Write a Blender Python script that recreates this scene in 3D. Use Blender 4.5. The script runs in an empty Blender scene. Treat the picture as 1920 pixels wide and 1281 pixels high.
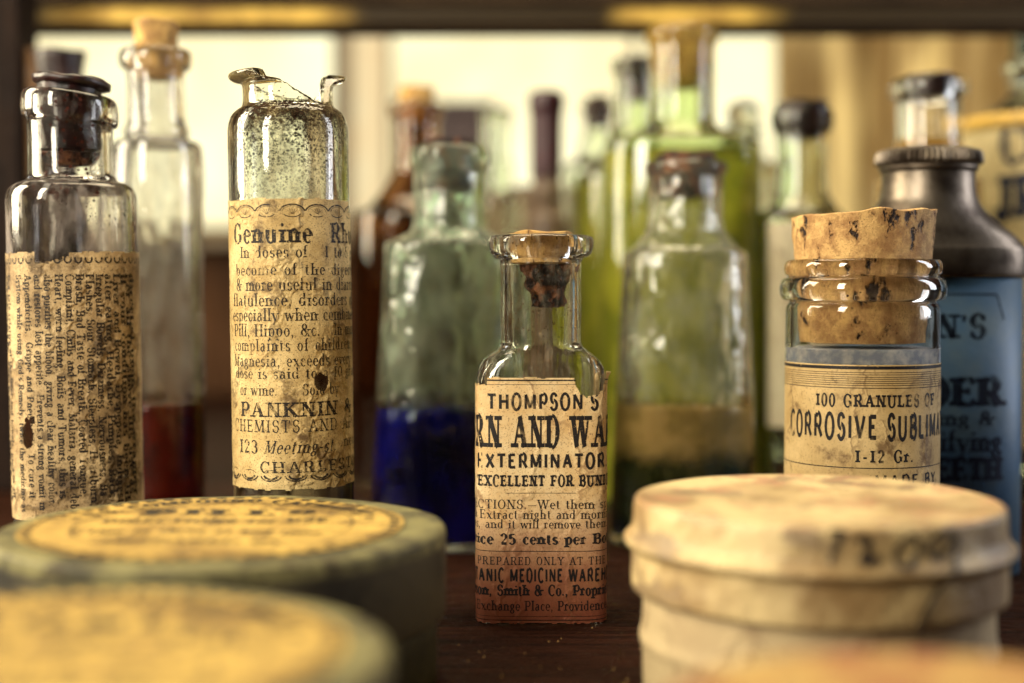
import bpy, math, random
from mathutils import Vector, noise

random.seed(7)
MM = .001
sc = bpy.context.scene
col = sc.collection

# ---------------------------------------------------------------- camera, world, lights
F_PX, CAM_Z, FOCUS, HOR = 2667., 77., 328., 545.
PITCH = math.atan((640.5 - HOR) / F_PX)
cam_d = bpy.data.cameras.new('camera')
cam = bpy.data.objects.new('camera', cam_d)
col.objects.link(cam)
sc.camera = cam
cam.location = (0, -326 * MM, CAM_Z * MM)
cam.rotation_euler = (math.pi / 2 - PITCH, 0, 0)
cam_d.lens = 50
cam_d.sensor_width = 36
cam_d.clip_start = .01
cam_d.clip_end = 20
cam_d.dof.use_dof = True
cam_d.dof.focus_distance = FOCUS * MM
cam_d.dof.aperture_fstop = 5.6

w = bpy.data.worlds.new('World')
sc.world = w
w.use_nodes = True
w.node_tree.nodes['Background'].inputs[0].default_value = (.9, .72, .5, 1)
w.node_tree.nodes['Background'].inputs[1].default_value = .012

def area(name, loc, target, sx, sy, power, color):
    l = bpy.data.lights.new(name, 'AREA')
    l.shape = 'RECTANGLE'
    l.size, l.size_y = sx * MM, sy * MM
    l.energy = power
    l.color = color
    o = bpy.data.objects.new(name, l)
    col.objects.link(o)
    o.location = Vector(loc) * MM
    o.rotation_euler = (Vector(target) - Vector(loc)).to_track_quat('-Z', 'Y').to_euler()
    return o

area('window_light', (-330, -400, 300), (20, 10, 70), 105, 330, 4.3, (1, .92, .74))
area('left_window_light', (-560, 60, 300), (-20, 20, 60), 220, 420, 7.5, (1, .89, .64))
area('ceiling_light', (-20, 140, 560), (0, 20, 20), 420, 260, 3.3, (1, .84, .56))
area('right_rim_light', (560, 60, 260), (60, 40, 70), 120, 380, 2.0, (.92, .94, 1))  # side light added to give the glass bright edges

sc.view_settings.view_transform = 'Standard'
sc.view_settings.look = 'None'
sc.view_settings.exposure = 0
sc.render.engine = 'CYCLES'
cy = sc.cycles
cy.use_denoising = True
try:
    cy.denoiser = 'OPENIMAGEDENOISE'
except Exception:
    pass
cy.max_bounces = 20
cy.transmission_bounces = 20
cy.transparent_max_bounces = 16
cy.glossy_bounces = 8
cy.diffuse_bounces = 3
cy.sample_clamp_indirect = 6
cy.blur_glossy = .3
cy.use_adaptive_sampling = True
cy.adaptive_threshold = .02

# ---------------------------------------------------------------- helpers
def X(px, d): return (px - 960) / F_PX * d
def Z(py, d):
    v = 640.5 - py
    c, s = math.cos(PITCH), math.sin(PITCH)
    return CAM_Z + (-F_PX * s + v * c) / (F_PX * c + v * s) * d
def Y(d): return d - 326.

def mesh_obj(name, verts, faces, mat, parent=None, smooth=True, autosharp=None):
    me = bpy.data.meshes.new(name)
    me.from_pydata([(a * MM, b * MM, c * MM) for a, b, c in verts], [], faces)
    me.update()
    if smooth:
        me.polygons.foreach_set('use_smooth', [True] * len(me.polygons))
        if autosharp:
            me.set_sharp_from_angle(angle=math.radians(autosharp))
    if mat: me.materials.append(mat)
    o = bpy.data.objects.new(name, me)
    col.objects.link(o)
    if parent is not None: o.parent = parent
    return o

def thing(name, label, cat, x=0, d=326, z=0, rz=0, group=None, lean=0):
    o = bpy.data.objects.new(name, None)
    o.empty_display_size = .01
    col.objects.link(o)
    o.location = (x * MM, Y(d) * MM, z * MM)
    if rz == 'face': rz = -math.atan2(x, d)      # label turned towards the camera
    o.rotation_euler = (0, lean, rz)
    o['label'] = label
    o['category'] = cat
    if group: o['group'] = group
    return o

def structure(o):
    o['kind'] = 'structure'
    return o

def sgp(v, p): return math.copysign(abs(v) ** p, v)

def chaikin(pts, it=2):
    for _ in range(it):
        q = [pts[0]]
        for a, b in zip(pts, pts[1:]):
            q.append(tuple(.75 * u + .25 * v for u, v in zip(a, b)))
            q.append(tuple(.25 * u + .75 * v for u, v in zip(a, b)))
        q.append(pts[-1])
        pts = q
    return pts

def loft(rings, N=96, mod=None, cap0=True, cap1=True):
    """rings: (z, a, b, n) superellipse sections"""
    V, Fc = [], []
    for (z, a, b, n) in rings:
        for k in range(N):
            t = 2 * math.pi * k / N
            c, s = math.cos(t), math.sin(t)
            x, y, zz = a * sgp(c, 2 / n), b * sgp(s, 2 / n), z
            if mod: x, y, zz = mod(x, y, zz, t)
            V.append((x, y, zz))
    for i in range(len(rings) - 1):
        for k in range(N):
            k2 = (k + 1) % N
            Fc.append((i * N + k, i * N + k2, (i + 1) * N + k2, (i + 1) * N + k))
    if cap0:
        V.append((0, 0, rings[0][0])); c = len(V) - 1
        if mod: V[c] = mod(0, 0, rings[0][0], 0)
        for k in range(N): Fc.append((c, (k + 1) % N, k))
    if cap1:
        V.append((0, 0, rings[-1][0])); c = len(V) - 1
        if mod: V[c] = mod(0, 0, rings[-1][0], 0)
        o = (len(rings) - 1) * N
        for k in range(N): Fc.append((c, o + k, o + (k + 1) % N))
    return V, Fc

def shell(outer, wall, base_t, top_round=True, it=2):
    """outer: control points bottom to top; last points may be the lip given as bore=<r>"""
    body, lip, bore = outer['body'], outer['lip'], outer['bore']
    full = chaikin(body + lip, it)
    out = [(0.01 + 0 * 0, body[0][1] * .86, body[0][2] * .86, body[0][3])] + full
    inner_ctrl = []
    for (z, a, b, n) in body:
        inner_ctrl.append((z, max(a - wall, bore), max(b - wall, bore), n))
    inner_ctrl[0] = (body[0][0] + base_t, inner_ctrl[0][1] * .9, inner_ctrl[0][2] * .9, inner_ctrl[0][3])
    inner_ctrl.insert(1, (body[0][0] + base_t + 1.2, body[0][1] - wall, body[0][2] - wall, body[0][3]))
    inner_ctrl = [p for i, p in enumerate(inner_ctrl) if i < 2 or p[0] > inner_ctrl[1][0]]
    zt = lip[-1][0]
    inner_ctrl.append((zt - 1, bore, bore, 2))
    inner_ctrl.append((zt - .1, bore + .25, bore + .25, 2))
    inn = chaikin(inner_ctrl, it)
    return out + [(zt, bore + .7, bore + .7, 2)] + inn[::-1], inn

def fill_rings(inn, ztop, gap=-.12):
    """rings for a liquid filling the inner profile up to ztop"""
    r = []
    prev = None
    for p in inn:
        if p[0] > ztop:
            if prev:
                f = (ztop - prev[0]) / (p[0] - prev[0] + 1e-9)
                q = [u + (v - u) * f for u, v in zip(prev, p)]
                r.append((ztop - .25, q[1] - gap, q[2] - gap, q[3]))
                r.append((ztop, q[1] + .05, q[2] + .05, q[3]))
            break
        r.append((p[0] + gap, p[1] - gap, p[2] - gap, p[3]))
        prev = p
    return r

def box(x0, x1, y0, y1, z0, z1, bev=0):
    V = [(x, y, z) for x in (x0, x1) for y in (y0, y1) for z in (z0, z1)]
    Fc = [(0, 1, 3, 2), (4, 6, 7, 5), (0, 4, 5, 1), (2, 3, 7, 6), (0, 2, 6, 4), (1, 5, 7, 3)]
    return V, Fc

def box_obj(name, mat, parent, x0, x1, y0, y1, z0, z1, bev=.8):
    o = mesh_obj(name, *box(x0, x1, y0, y1, z0, z1), mat, parent, smooth=False)
    if bev:
        m = o.modifiers.new('bevel', 'BEVEL'); m.width = bev * MM; m.segments = 2
    return o

# ---------------------------------------------------------------- materials
class NT:
    def __init__(s, name):
        s.m = bpy.data.materials.new(name)
        s.m.use_nodes = True
        s.t = s.m.node_tree
        s.b = s.t.nodes['Principled BSDF']
        s.out = s.t.nodes['Material Output']
        tc = s.n('ShaderNodeTexCoord')
        mp = s.n('ShaderNodeMapping')
        mp.inputs['Scale'].default_value = (1000, 1000, 1000)
        s.l(tc.outputs['Object'], mp.inputs[0])
        s.co = mp.outputs[0]
    def n(s, k): return s.t.nodes.new(k)
    def l(s, a, b): s.t.links.new(a, b)
    def sep(s, axis='Z', co=None):
        q = s.n('ShaderNodeSeparateXYZ'); s.l(co or s.co, q.inputs[0]); return q.outputs[axis]
    def stretch(s, v):
        q = s.n('ShaderNodeMapping'); q.inputs['Scale'].default_value = v; s.l(s.co, q.inputs[0]); return q.outputs[0]
    def offset(s, v, co=None):
        q = s.n('ShaderNodeMapping'); q.inputs['Location'].default_value = v; s.l(co or s.co, q.inputs[0]); return q.outputs[0]
    def noise(s, scale, detail=4, rough=.55, co=None, dist=0):
        q = s.n('ShaderNodeTexNoise'); q.inputs['Scale'].default_value = scale
        q.inputs['Detail'].default_value = detail; q.inputs['Roughness'].default_value = rough
        q.inputs['Distortion'].default_value = dist
        s.l(co or s.co, q.inputs['Vector']); return q.outputs['Fac']
    def voro(s, scale, co=None, feat='F1'):
        q = s.n('ShaderNodeTexVoronoi'); q.inputs['Scale'].default_value = scale; q.feature = feat
        s.l(co or s.co, q.inputs['Vector']); return q.outputs['Distance']
    def ramp(s, src, a, b, va=0., vb=1.):
        q = s.n('ShaderNodeMapRange'); q.interpolation_type = 'SMOOTHSTEP'
        q.inputs[1].default_value = a; q.inputs[2].default_value = b
        q.inputs[3].default_value = va; q.inputs[4].default_value = vb
        s.l(src, q.inputs[0]); return q.outputs[0]
    def math(s, op, a, b=None):
        q = s.n('ShaderNodeMath'); q.operation = op
        for i, v in enumerate((a, b)):
            if v is None: continue
            if isinstance(v, (int, float)): q.inputs[i].default_value = v
            else: s.l(v, q.inputs[i])
        return q.outputs[0]
    def mix(s, fac, c1, c2):
        q = s.n('ShaderNodeMix'); q.data_type = 'RGBA'
        for i, v in ((0, fac), (6, c1), (7, c2)):
            if isinstance(v, tuple): q.inputs[i].default_value = v + (1,) if len(v) == 3 else v
            elif isinstance(v, (int, float)): q.inputs[i].default_value = v
            else: s.l(v, q.inputs[i])
        return q.outputs[2]
    def bump(s, h, strength=.3, dist=.1, to=None):
        q = s.n('ShaderNodeBump'); q.inputs['Strength'].default_value = strength
        q.inputs['Distance'].default_value = dist * MM
        s.l(h, q.inputs['Height']); s.l(q.outputs[0], (to or s.b).inputs['Normal']); return q
    def set(s, **k):
        for key, v in k.items():
            i = s.b.inputs[key.replace('_', ' ')]
            if isinstance(v, tuple): i.default_value = v + (1,) if len(v) == 3 else v
            elif isinstance(v, (int, float)): i.default_value = v
            else: s.l(v, i)
        return s

def m_glass(name, c=(1, 1, 1), bump=.25, bscale=.12, bdist=.6, rough=0., specks=None, film=None, ior=1.5, vs=.45, haze=None):
    s = NT(name)
    s.set(Base_Color=c, Roughness=rough, IOR=ior)
    s.b.inputs['Transmission Weight'].default_value = 1
    if bump:
        h = s.noise(bscale, 2, .5, s.stretch((1, 1, vs)))
        s.bump(h, bump, bdist)
    top = s.b.outputs[0]
    if haze:   # (colour, amount, z from which the haze starts): pale veil painted in to brighten the glass above the liquid
        hc, amt, zlo = haze
        f = s.math('MULTIPLY', s.ramp(s.noise(.13, 6, .65, s.stretch((1, 1, .45))), .40, .66, amt * .08, amt), s.ramp(s.sep('Z'), zlo, zlo + 1.5, 0, 1))
        d = s.n('ShaderNodeBsdfDiffuse'); d.inputs[0].default_value = hc + (1,)
        tl = s.n('ShaderNodeBsdfTranslucent'); tl.inputs[0].default_value = hc + (1,)
        m2 = s.n('ShaderNodeMixShader'); m2.inputs[0].default_value = .5; s.l(d.outputs[0], m2.inputs[1]); s.l(tl.outputs[0], m2.inputs[2])
        mx = s.n('ShaderNodeMixShader'); s.l(f, mx.inputs[0]); s.l(top, mx.inputs[1]); s.l(m2.outputs[0], mx.inputs[2])
        top = mx.outputs[0]
    if film:   # (colour, amount, scale): irregular dried residue, doubling as painted brightness in dull glass
        fc, amt, fs = film
        f = s.ramp(s.noise(fs, 6, .65, s.stretch((1, 1, .4))), .50, .66, 0, amt)
        d = s.n('ShaderNodeBsdfDiffuse'); d.inputs[0].default_value = fc + (1,)
        mx = s.n('ShaderNodeMixShader'); s.l(f, mx.inputs[0]); s.l(top, mx.inputs[1]); s.l(d.outputs[0], mx.inputs[2])
        top = mx.outputs[0]
    if specks:  # list of (scale, radius, density threshold, colour, zlo, zhi)
        for (scl, rad, thr, c2, zlo, zhi, ztop) in [q if len(q) == 7 else q + (500,) for q in specks]:
            v = s.ramp(s.voro(scl), rad, rad * .7)
            msk = s.ramp(s.noise(scl * .17, 4, .6, s.offset((31, 7, 3))), thr, thr + .08)
            zz = s.math('MULTIPLY', s.ramp(s.sep('Z'), zlo, zhi), s.ramp(s.sep('Z'), ztop + .8, ztop))
            f = s.math('MULTIPLY', s.math('MULTIPLY', v, msk), zz)
            d = s.n('ShaderNodeBsdfDiffuse'); d.inputs[0].default_value = c2 + (1,)
            mx = s.n('ShaderNodeMixShader'); s.l(f, mx.inputs[0]); s.l(top, mx.inputs[1]); s.l(d.outputs[0], mx.inputs[2])
            top = mx.outputs[0]
    s.l(top, s.out.inputs[0])
    return s.m

def m_paper(name, base, dark, stain=(.16, .07, .03), stain_thr=.62, fleck=.5, grad=None, coat=0., scale=1., bump=.5):
    s = NT(name)
    big = s.ramp(s.noise(.06 * scale, 5, .6), .32, .72)
    c = s.mix(big, base, dark)
    mid = s.ramp(s.noise(.55 * scale, 5, .7), .5, .72, 0, .55)
    c = s.mix(mid, c, dark)
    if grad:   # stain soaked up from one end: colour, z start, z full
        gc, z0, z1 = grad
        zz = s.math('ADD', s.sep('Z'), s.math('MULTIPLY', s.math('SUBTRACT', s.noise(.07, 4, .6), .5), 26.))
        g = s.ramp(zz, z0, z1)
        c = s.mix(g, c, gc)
    st = s.ramp(s.noise(.1 * scale, 6, .68, s.offset((40, 9, 17))), stain_thr, stain_thr + .14, 0, .8)
    c = s.mix(st, c, stain)
    dco = s.n('ShaderNodeVectorMath'); dco.operation = 'ADD'
    nzt = s.n('ShaderNodeTexNoise'); nzt.inputs['Scale'].default_value = .35; s.l(s.co, nzt.inputs['Vector'])
    sc3 = s.n('ShaderNodeVectorMath'); sc3.operation = 'SCALE'; sc3.inputs['Scale'].default_value = 5.
    s.l(nzt.outputs['Color'], sc3.inputs[0]); s.l(s.co, dco.inputs[0]); s.l(sc3.outputs[0], dco.inputs[1])
    mpc = s.n('ShaderNodeMapping'); mpc.inputs['Scale'].default_value = (1, 1, .45); s.l(dco.outputs[0], mpc.inputs[0])
    edge = s.voro(.075, mpc.outputs[0], 'DISTANCE_TO_EDGE')
    crease = s.math('MULTIPLY', s.ramp(edge, .028, .004), s.ramp(s.noise(.09, 3, .5, s.offset((17, 2, 8))), .42, .56))
    c = s.mix(s.math('MULTIPLY', crease, .55), c, stain)
    fl = s.ramp(s.noise(1.9 * scale, 4, .75), .54, .66, 0, fleck)
    c = s.mix(fl, c, stain)
    s.set(Base_Color=c, Roughness=.62, Coat_Weight=coat, Coat_Roughness=.2)
    s.b.inputs['Specular IOR Level'].default_value = .25
    h = s.math('ADD', s.noise(1.4, 5, .65), s.math('MULTIPLY', s.noise(.18, 3, .5), 2.))
    h = s.math('ADD', h, s.math('MULTIPLY', s.ramp(edge, .09, .0), 2.2))
    s.bump(h, bump, .18)
    return s.m

def m_ink(name, c=(.016, .013, .014), wear=.45, wscale=1.6):
    s = NT(name)
    s.set(Base_Color=c, Roughness=.55)
    s.b.inputs['Specular IOR Level'].default_value = .3
    a = s.ramp(s.noise(wscale, 5, .7), wear - .07, wear + .05)
    b = s.ramp(s.noise(.13, 3, .6, s.offset((5, 60, 22))), .26, .42, .1, 1)
    s.set(Alpha=s.math('MULTIPLY', s.math('MULTIPLY', a, b), .93))
    return s.m

def m_cork(name, c1=(.56, .33, .13), c2=(.30, .15, .055), pit=(.03, .012, .006), thr=.62, ps=.34):
    s = NT(name)
    c = s.mix(s.ramp(s.noise(.22, 5, .6), .35, .7), c1, c2)
    c = s.mix(s.ramp(s.noise(1.5, 4, .7), .52, .7, 0, .6), c, c2)
    pn = s.noise(ps, 4, .62, s.stretch((1.1, 1.1, .8)))
    c = s.mix(s.ramp(pn, thr - .10, thr, 0, .75), c, c2)          # bruised bark round each pore
    p = s.ramp(pn, thr - .005, thr + .07)
    fine = s.ramp(s.noise(2.4, 4, .7), .58, .66, 0, .8)
    c = s.mix(fine, c, tuple(v * .5 for v in c2))
    c = s.mix(p, c, pit)
    s.set(Base_Color=c, Roughness=.75)
    s.bump(s.math('SUBTRACT', s.noise(1.2, 5, .7), s.math('MULTIPLY', p, 3.)), .9, .5)
    return s.m

def m_plain(name, c, rough=.5, c2=None, scale=.1, metallic=0., bump=0., trans=0., lo=.35, hi=.7, coat=0., em=None):
    s = NT(name)
    if c2: s.set(Base_Color=s.mix(s.ramp(s.noise(scale, 5, .6), lo, hi), c, c2))
    else: s.set(Base_Color=c)
    s.set(Roughness=rough, Metallic=metallic, Transmission_Weight=trans, Coat_Weight=coat)
    if bump: s.bump(s.noise(scale * 5, 5, .65), bump, .25)
    return s.m

def m_wood(name, c1, c2, stretch=(.02, .5, .5), rough=.35, bump=.4, spec=.5, patch=None):
    s = NT(name)
    co = s.stretch(stretch)
    g = s.ramp(s.noise(1., 7, .65, co, .6), .36, .68)
    g2 = s.ramp(s.noise(5., 4, .6, co), .46, .66, 0, .6)
    c = s.mix(g2, s.mix(g, c1, c2), c1)
    if patch: c = s.mix(s.ramp(s.noise(.02, 4, .6), .55, .72), c, patch)
    s.set(Base_Color=c, Roughness=s.ramp(s.noise(.25, 4, .6), .3, .7, rough, rough + .25))
    s.b.inputs['Specular IOR Level'].default_value = spec
    s.bump(s.noise(4., 5, .7, co), bump, .2)
    return s.m

def m_emit(name, c, st, c2=None, scale=.01):
    s = NT(name)
    s.set(Base_Color=(.02, .02, .02), Roughness=.6)
    s.b.inputs['Emission Strength'].default_value = st
    if c2: s.l(s.mix(s.ramp(s.noise(scale, 3, .5), .35, .65), c, c2), s.b.inputs['Emission Color'])
    else: s.b.inputs['Emission Color'].default_value = c + (1,)
    return s.m

G_CLEAR = m_glass('clear_glass', (.985, .985, .955), .25, .14, .5)
G_NECK = m_glass('thompson_glass', (.975, .98, .94), .3, .35, .4,
                 specks=[(1.1, .26, .50, (.10, .045, .02), 62, 70)], film=((.62, .55, .40), .16, .5), vs=.08)
G_SPECK = m_glass('speckled_old_glass', (.95, .955, .88), .2, .12, .5,
                  specks=[(.9, .33, .42, (.03, .018, .010), 88, 120, 120.8), (1.9, .36, .43, (.04, .024, .012), 92, 118, 120.8), (1.1, .28, .50, (.05, .03, .015), 112, 122),
                          (2.0, .44, .38, (.05, .03, .018), 112, 119, 120.3), (.75, .5, .45, (.035, .02, .012), 114.5, 119.5, 120.6)],
                  film=((.50, .38, .18), .34, .12))
G_LEFT = m_glass('dirty_clear_glass', (.97, .96, .93), .3, .12, .6,
                 specks=[(.5, .24, .46, (.07, .022, .015), 85, 100), (1.6, .30, .50, (.05, .025, .018), 80, 98), (.35, .42, .56, (.05, .018, .012), 97, 101, 103)], film=((.66, .56, .50), .26, .09))
G_AQUA = m_glass('aqua_glass', (.80, .93, .86), .95, .17, 1.3, haze=((.84, .86, .64), .17, 43))
G_RIPPLE = m_glass('rippled_glass', (.95, .96, .88), .75, .15, 2., haze=((.88, .86, .62), .14, 44))
G_GREY = m_glass('grey_old_glass', (.92, .91, .88), .6, .09, 1.4, haze=((.72, .68, .58), .16, 45))
G_GREEN = m_glass('olive_green_glass', (.80, .88, .62), .5, .06, 1.2)
G_LIME = m_glass('pale_green_glass', (.80, .88, .66), .5, .06, 1.2)
G_BACK = m_glass('far_clear_glass', (.9, .95, .85), .4, .05, 1.)
G_AMBER = m_glass('amber_glass', (.50, .34, .22), .4, .06, 1.)
INK = m_ink('old_ink', wear=.36)
INK_WORN = m_ink('rubbed_ink', wear=.435, c=(.02, .014, .012))
INK_BLUE = m_ink('dark_blue_ink', (.008, .012, .035), .36)
CORK = m_cork('cork_bark', (.70, .42, .12), (.34, .17, .05))
CORK_RED = m_cork('stained_cork', (.30, .11, .04), (.07, .018, .008), (.012, .004, .003), .48)
CORK_PALE = m_cork('pale_cork', (.74, .46, .17), (.36, .18, .06), (.022, .008, .004), .585, ps=.22)
CORK_BLACK = m_plain('blackened_stopper', (.006, .004, .004), .35, (.035, .008, .006), .3, bump=.5)

# ---------------------------------------------------------------- stroke lettering
GL = {}
def g(ch, wd, s): GL[ch] = (wd, [tuple([p.split()[0]] + [float(q) for q in p.split()[1:]]) for p in s.split(';') if p.strip()])
g('A', 92, 't 46 100 14 0;T 46 100 78 0;t 27 36 66 36;F 14 0;F 78 0')
g('B', 78, 'S 18 0 100;t 18 97 42 97;t 18 52 42 52;t 18 3 42 3;O 42 75 22 22 -90 90;O 42 28 26 25 -90 90')
g('C', 82, 'O 46 50 32 47 45 315;K 72 68 100')
g('D', 86, 'S 18 0 100;t 18 97 40 97;t 18 3 40 3;O 40 50 34 47 -90 90')
g('E', 76, 'S 18 0 100;t 18 97 64 97;t 18 52 52 52;t 18 3 66 3;K 64 76 100;K 66 0 24;K 52 40 64')
g('F', 72, 'S 18 0 100;t 18 97 64 97;t 18 50 50 50;K 64 74 100;K 50 38 62')
g('G', 88, 'O 46 50 32 47 45 300;K 72 68 100;P 72 6 44;t 54 44 74 44')
g('H', 92, 'S 18 0 100;S 74 0 100;t 18 52 74 52')
g('I', 38, 'S 19 0 100')
g('J', 58, 'P 38 24 100;F 38 100;O 24 24 14 22 -180 0')
g('K', 88, 'S 18 0 100;t 18 40 70 100;T 36 58 76 0;F 70 100;F 76 0')
g('L', 72, 'S 18 0 100;t 18 3 62 3;K 62 0 28')
g('M', 108, 's 18 0 100;S 90 0 100;T 18 100 54 8;t 54 8 90 100')
g('N', 92, 's 18 0 100;s 74 0 100;T 18 100 74 0')
g('O', 88, 'O 44 50 32 47 0 360')
g('P', 76, 'S 18 0 100;t 18 97 42 97;t 18 45 42 45;O 42 71 24 26 -90 90')
g('Q', 88, 'O 44 50 32 47 0 360;T 44 24 76 -10')
g('R', 86, 'S 18 0 100;t 18 97 42 97;t 18 50 42 50;O 42 74 23 24 -90 90;T 44 50 74 0;F 76 0')
g('S', 72, 'O 37 74 22 23 20 270;O 37 27 24 24 90 -160;K 60 72 96;K 13 4 30')
g('T', 80, 'S 40 0 100;t 6 97 74 97;K 7 74 100;K 73 74 100')
g('U', 90, 'P 18 30 100;F 18 100;p 72 30 100;F 72 100;O 45 30 27 27 180 360')
g('V', 88, 'T 12 100 44 0;t 44 0 76 100;F 12 100;F 76 100')
g('W', 122, 'T 12 100 38 0;t 38 0 61 100;T 61 100 86 0;t 86 0 110 100;F 12 100;F 61 100;F 110 100')
g('X', 88, 'T 14 100 74 0;t 74 100 14 0;F 14 100;F 74 100;F 14 0;F 74 0')
g('Y', 86, 'T 12 100 43 48;t 74 100 43 48;P 43 0 48;F 12 100;F 74 100;F 43 0')
g('Z', 76, 't 12 97 64 97;t 12 3 66 3;T 64 97 12 3;K 12 76 100;K 66 0 24')
g('a', 62, 'P 44 5 46;O 30 46 14 17 0 150;O 27 18 15 17 70 300;t 28 36 44 40;t 28 4 44 12;t 44 4 56 3')
g('b', 66, 'P 15 2 104;t 5 102 16 102;O 35 33 20 30 0 360')
g('c', 54, 'O 31 33 20 30 50 315;B 44 52 6')
g('d', 68, 'O 30 33 19 30 0 360;P 50 2 104;t 40 102 50 102;t 50 3 60 3')
g('e', 56, 'O 30 33 20 30 0 315;t 12 35 48 35')
g('f', 42, 'P 18 0 88;F 18 0;O 30 86 12 16 50 180;t 4 64 34 64')
g('g', 60, 'O 28 44 16 19 0 360;O 28 -9 20 15 0 360;t 16 24 22 6;t 42 60 54 66')
g('h', 72, 'S 16 0 104;S 54 0 42;o 35 42 19 21 0 180')
g('i', 36, 'S 18 0 64;B 18 88 8')
g('j', 32, 'P 20 -12 64;B 20 88 8;o 9 -12 11 14 180 360')
g('k', 66, 'S 16 0 104;t 16 24 50 64;T 30 40 54 0;F 52 64;F 56 0')
g('l', 36, 'S 18 0 104')
g('m', 108, 'S 16 0 64;S 54 0 44;S 92 0 44;o 35 44 19 19 0 180;o 73 44 19 19 0 180')
g('n', 72, 'S 16 0 64;S 54 0 44;o 35 44 19 19 0 180')
g('o', 60, 'O 30 33 20 30 0 360')
g('p', 66, 'S 16 -32 64;O 36 33 20 30 0 360')
g('q', 66, 'S 50 -32 64;O 30 33 20 30 0 360')
g('r', 50, 'S 16 0 64;o 32 44 16 19 70 170;B 42 54 7')
g('s', 50, 'O 26 48 14 15 20 270;O 26 17 15 15 90 -160')
g('t', 44, 'P 19 12 88;o 29 13 10 11 180 320;t 5 64 36 64')
g('u', 72, 'P 16 20 64;P 54 2 64;o 35 20 19 18 180 360;t 6 62 16 62;t 44 62 54 62;t 54 3 64 3')
g('v', 62, 'T 10 64 32 0;t 32 0 54 64;F 10 64;F 54 64')
g('w', 90, 'T 10 64 28 0;t 28 0 45 64;T 45 64 63 0;t 63 0 82 64;F 10 64;F 82 64')
g('x', 62, 'T 12 64 52 0;t 52 64 12 0;F 12 64;F 52 0')
g('y', 62, 'T 10 64 32 0;t 54 64 22 -28;B 18 -26 7;F 10 64;F 54 64')
g('z', 56, 't 10 62 46 62;t 10 3 48 3;T 46 62 10 3')
g('0', 66, 'O 33 50 23 47 0 360')
g('1', 50, 'S 27 0 100;t 14 84 27 98')
g('2', 66, 'O 32 72 20 25 -30 170;t 50 62 12 4;T 12 5 56 5')
g('3', 64, 'O 30 74 18 23 -90 150;O 30 27 22 25 90 -150')
g('4', 68, 'P 46 0 100;t 46 98 8 32;t 8 30 62 30')
g('5', 64, 'P 15 52 97;t 15 97 52 97;O 30 30 22 28 140 -150')
g('6', 66, 'O 33 30 21 28 0 360;O 46 50 34 48 120 185')
g('7', 62, 't 10 97 56 97;T 56 97 26 0')
g('8', 66, 'O 33 74 18 22 0 360;O 33 27 22 25 0 360')
g('9', 66, 'O 33 70 21 28 0 360;O 20 50 34 48 -60 5')
g('.', 30, 'B 14 6 8'); g(',', 30, 'B 14 6 8;t 20 4 10 -20'); g("'", 26, 'B 13 90 7;t 18 90 10 68')
g('-', 46, 't 8 34 38 34;t 8 38 38 38'); g('_', 96, 't 6 34 90 34'); g(':', 30, 'B 14 6 8;B 14 54 8'); g(';', 30, 'B 14 54 8;B 14 6 8;t 20 4 10 -20')
g('&', 92, 'O 38 76 17 21 0 360;O 36 27 24 25 60 330;T 28 62 78 0;t 60 20 80 56;F 80 56')
g(' ', 44, '')
g('*', 70, 't 35 20 35 80;t 9 35 61 65;t 9 65 61 35;t 14 28 56 72;t 14 72 56 28')

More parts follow.
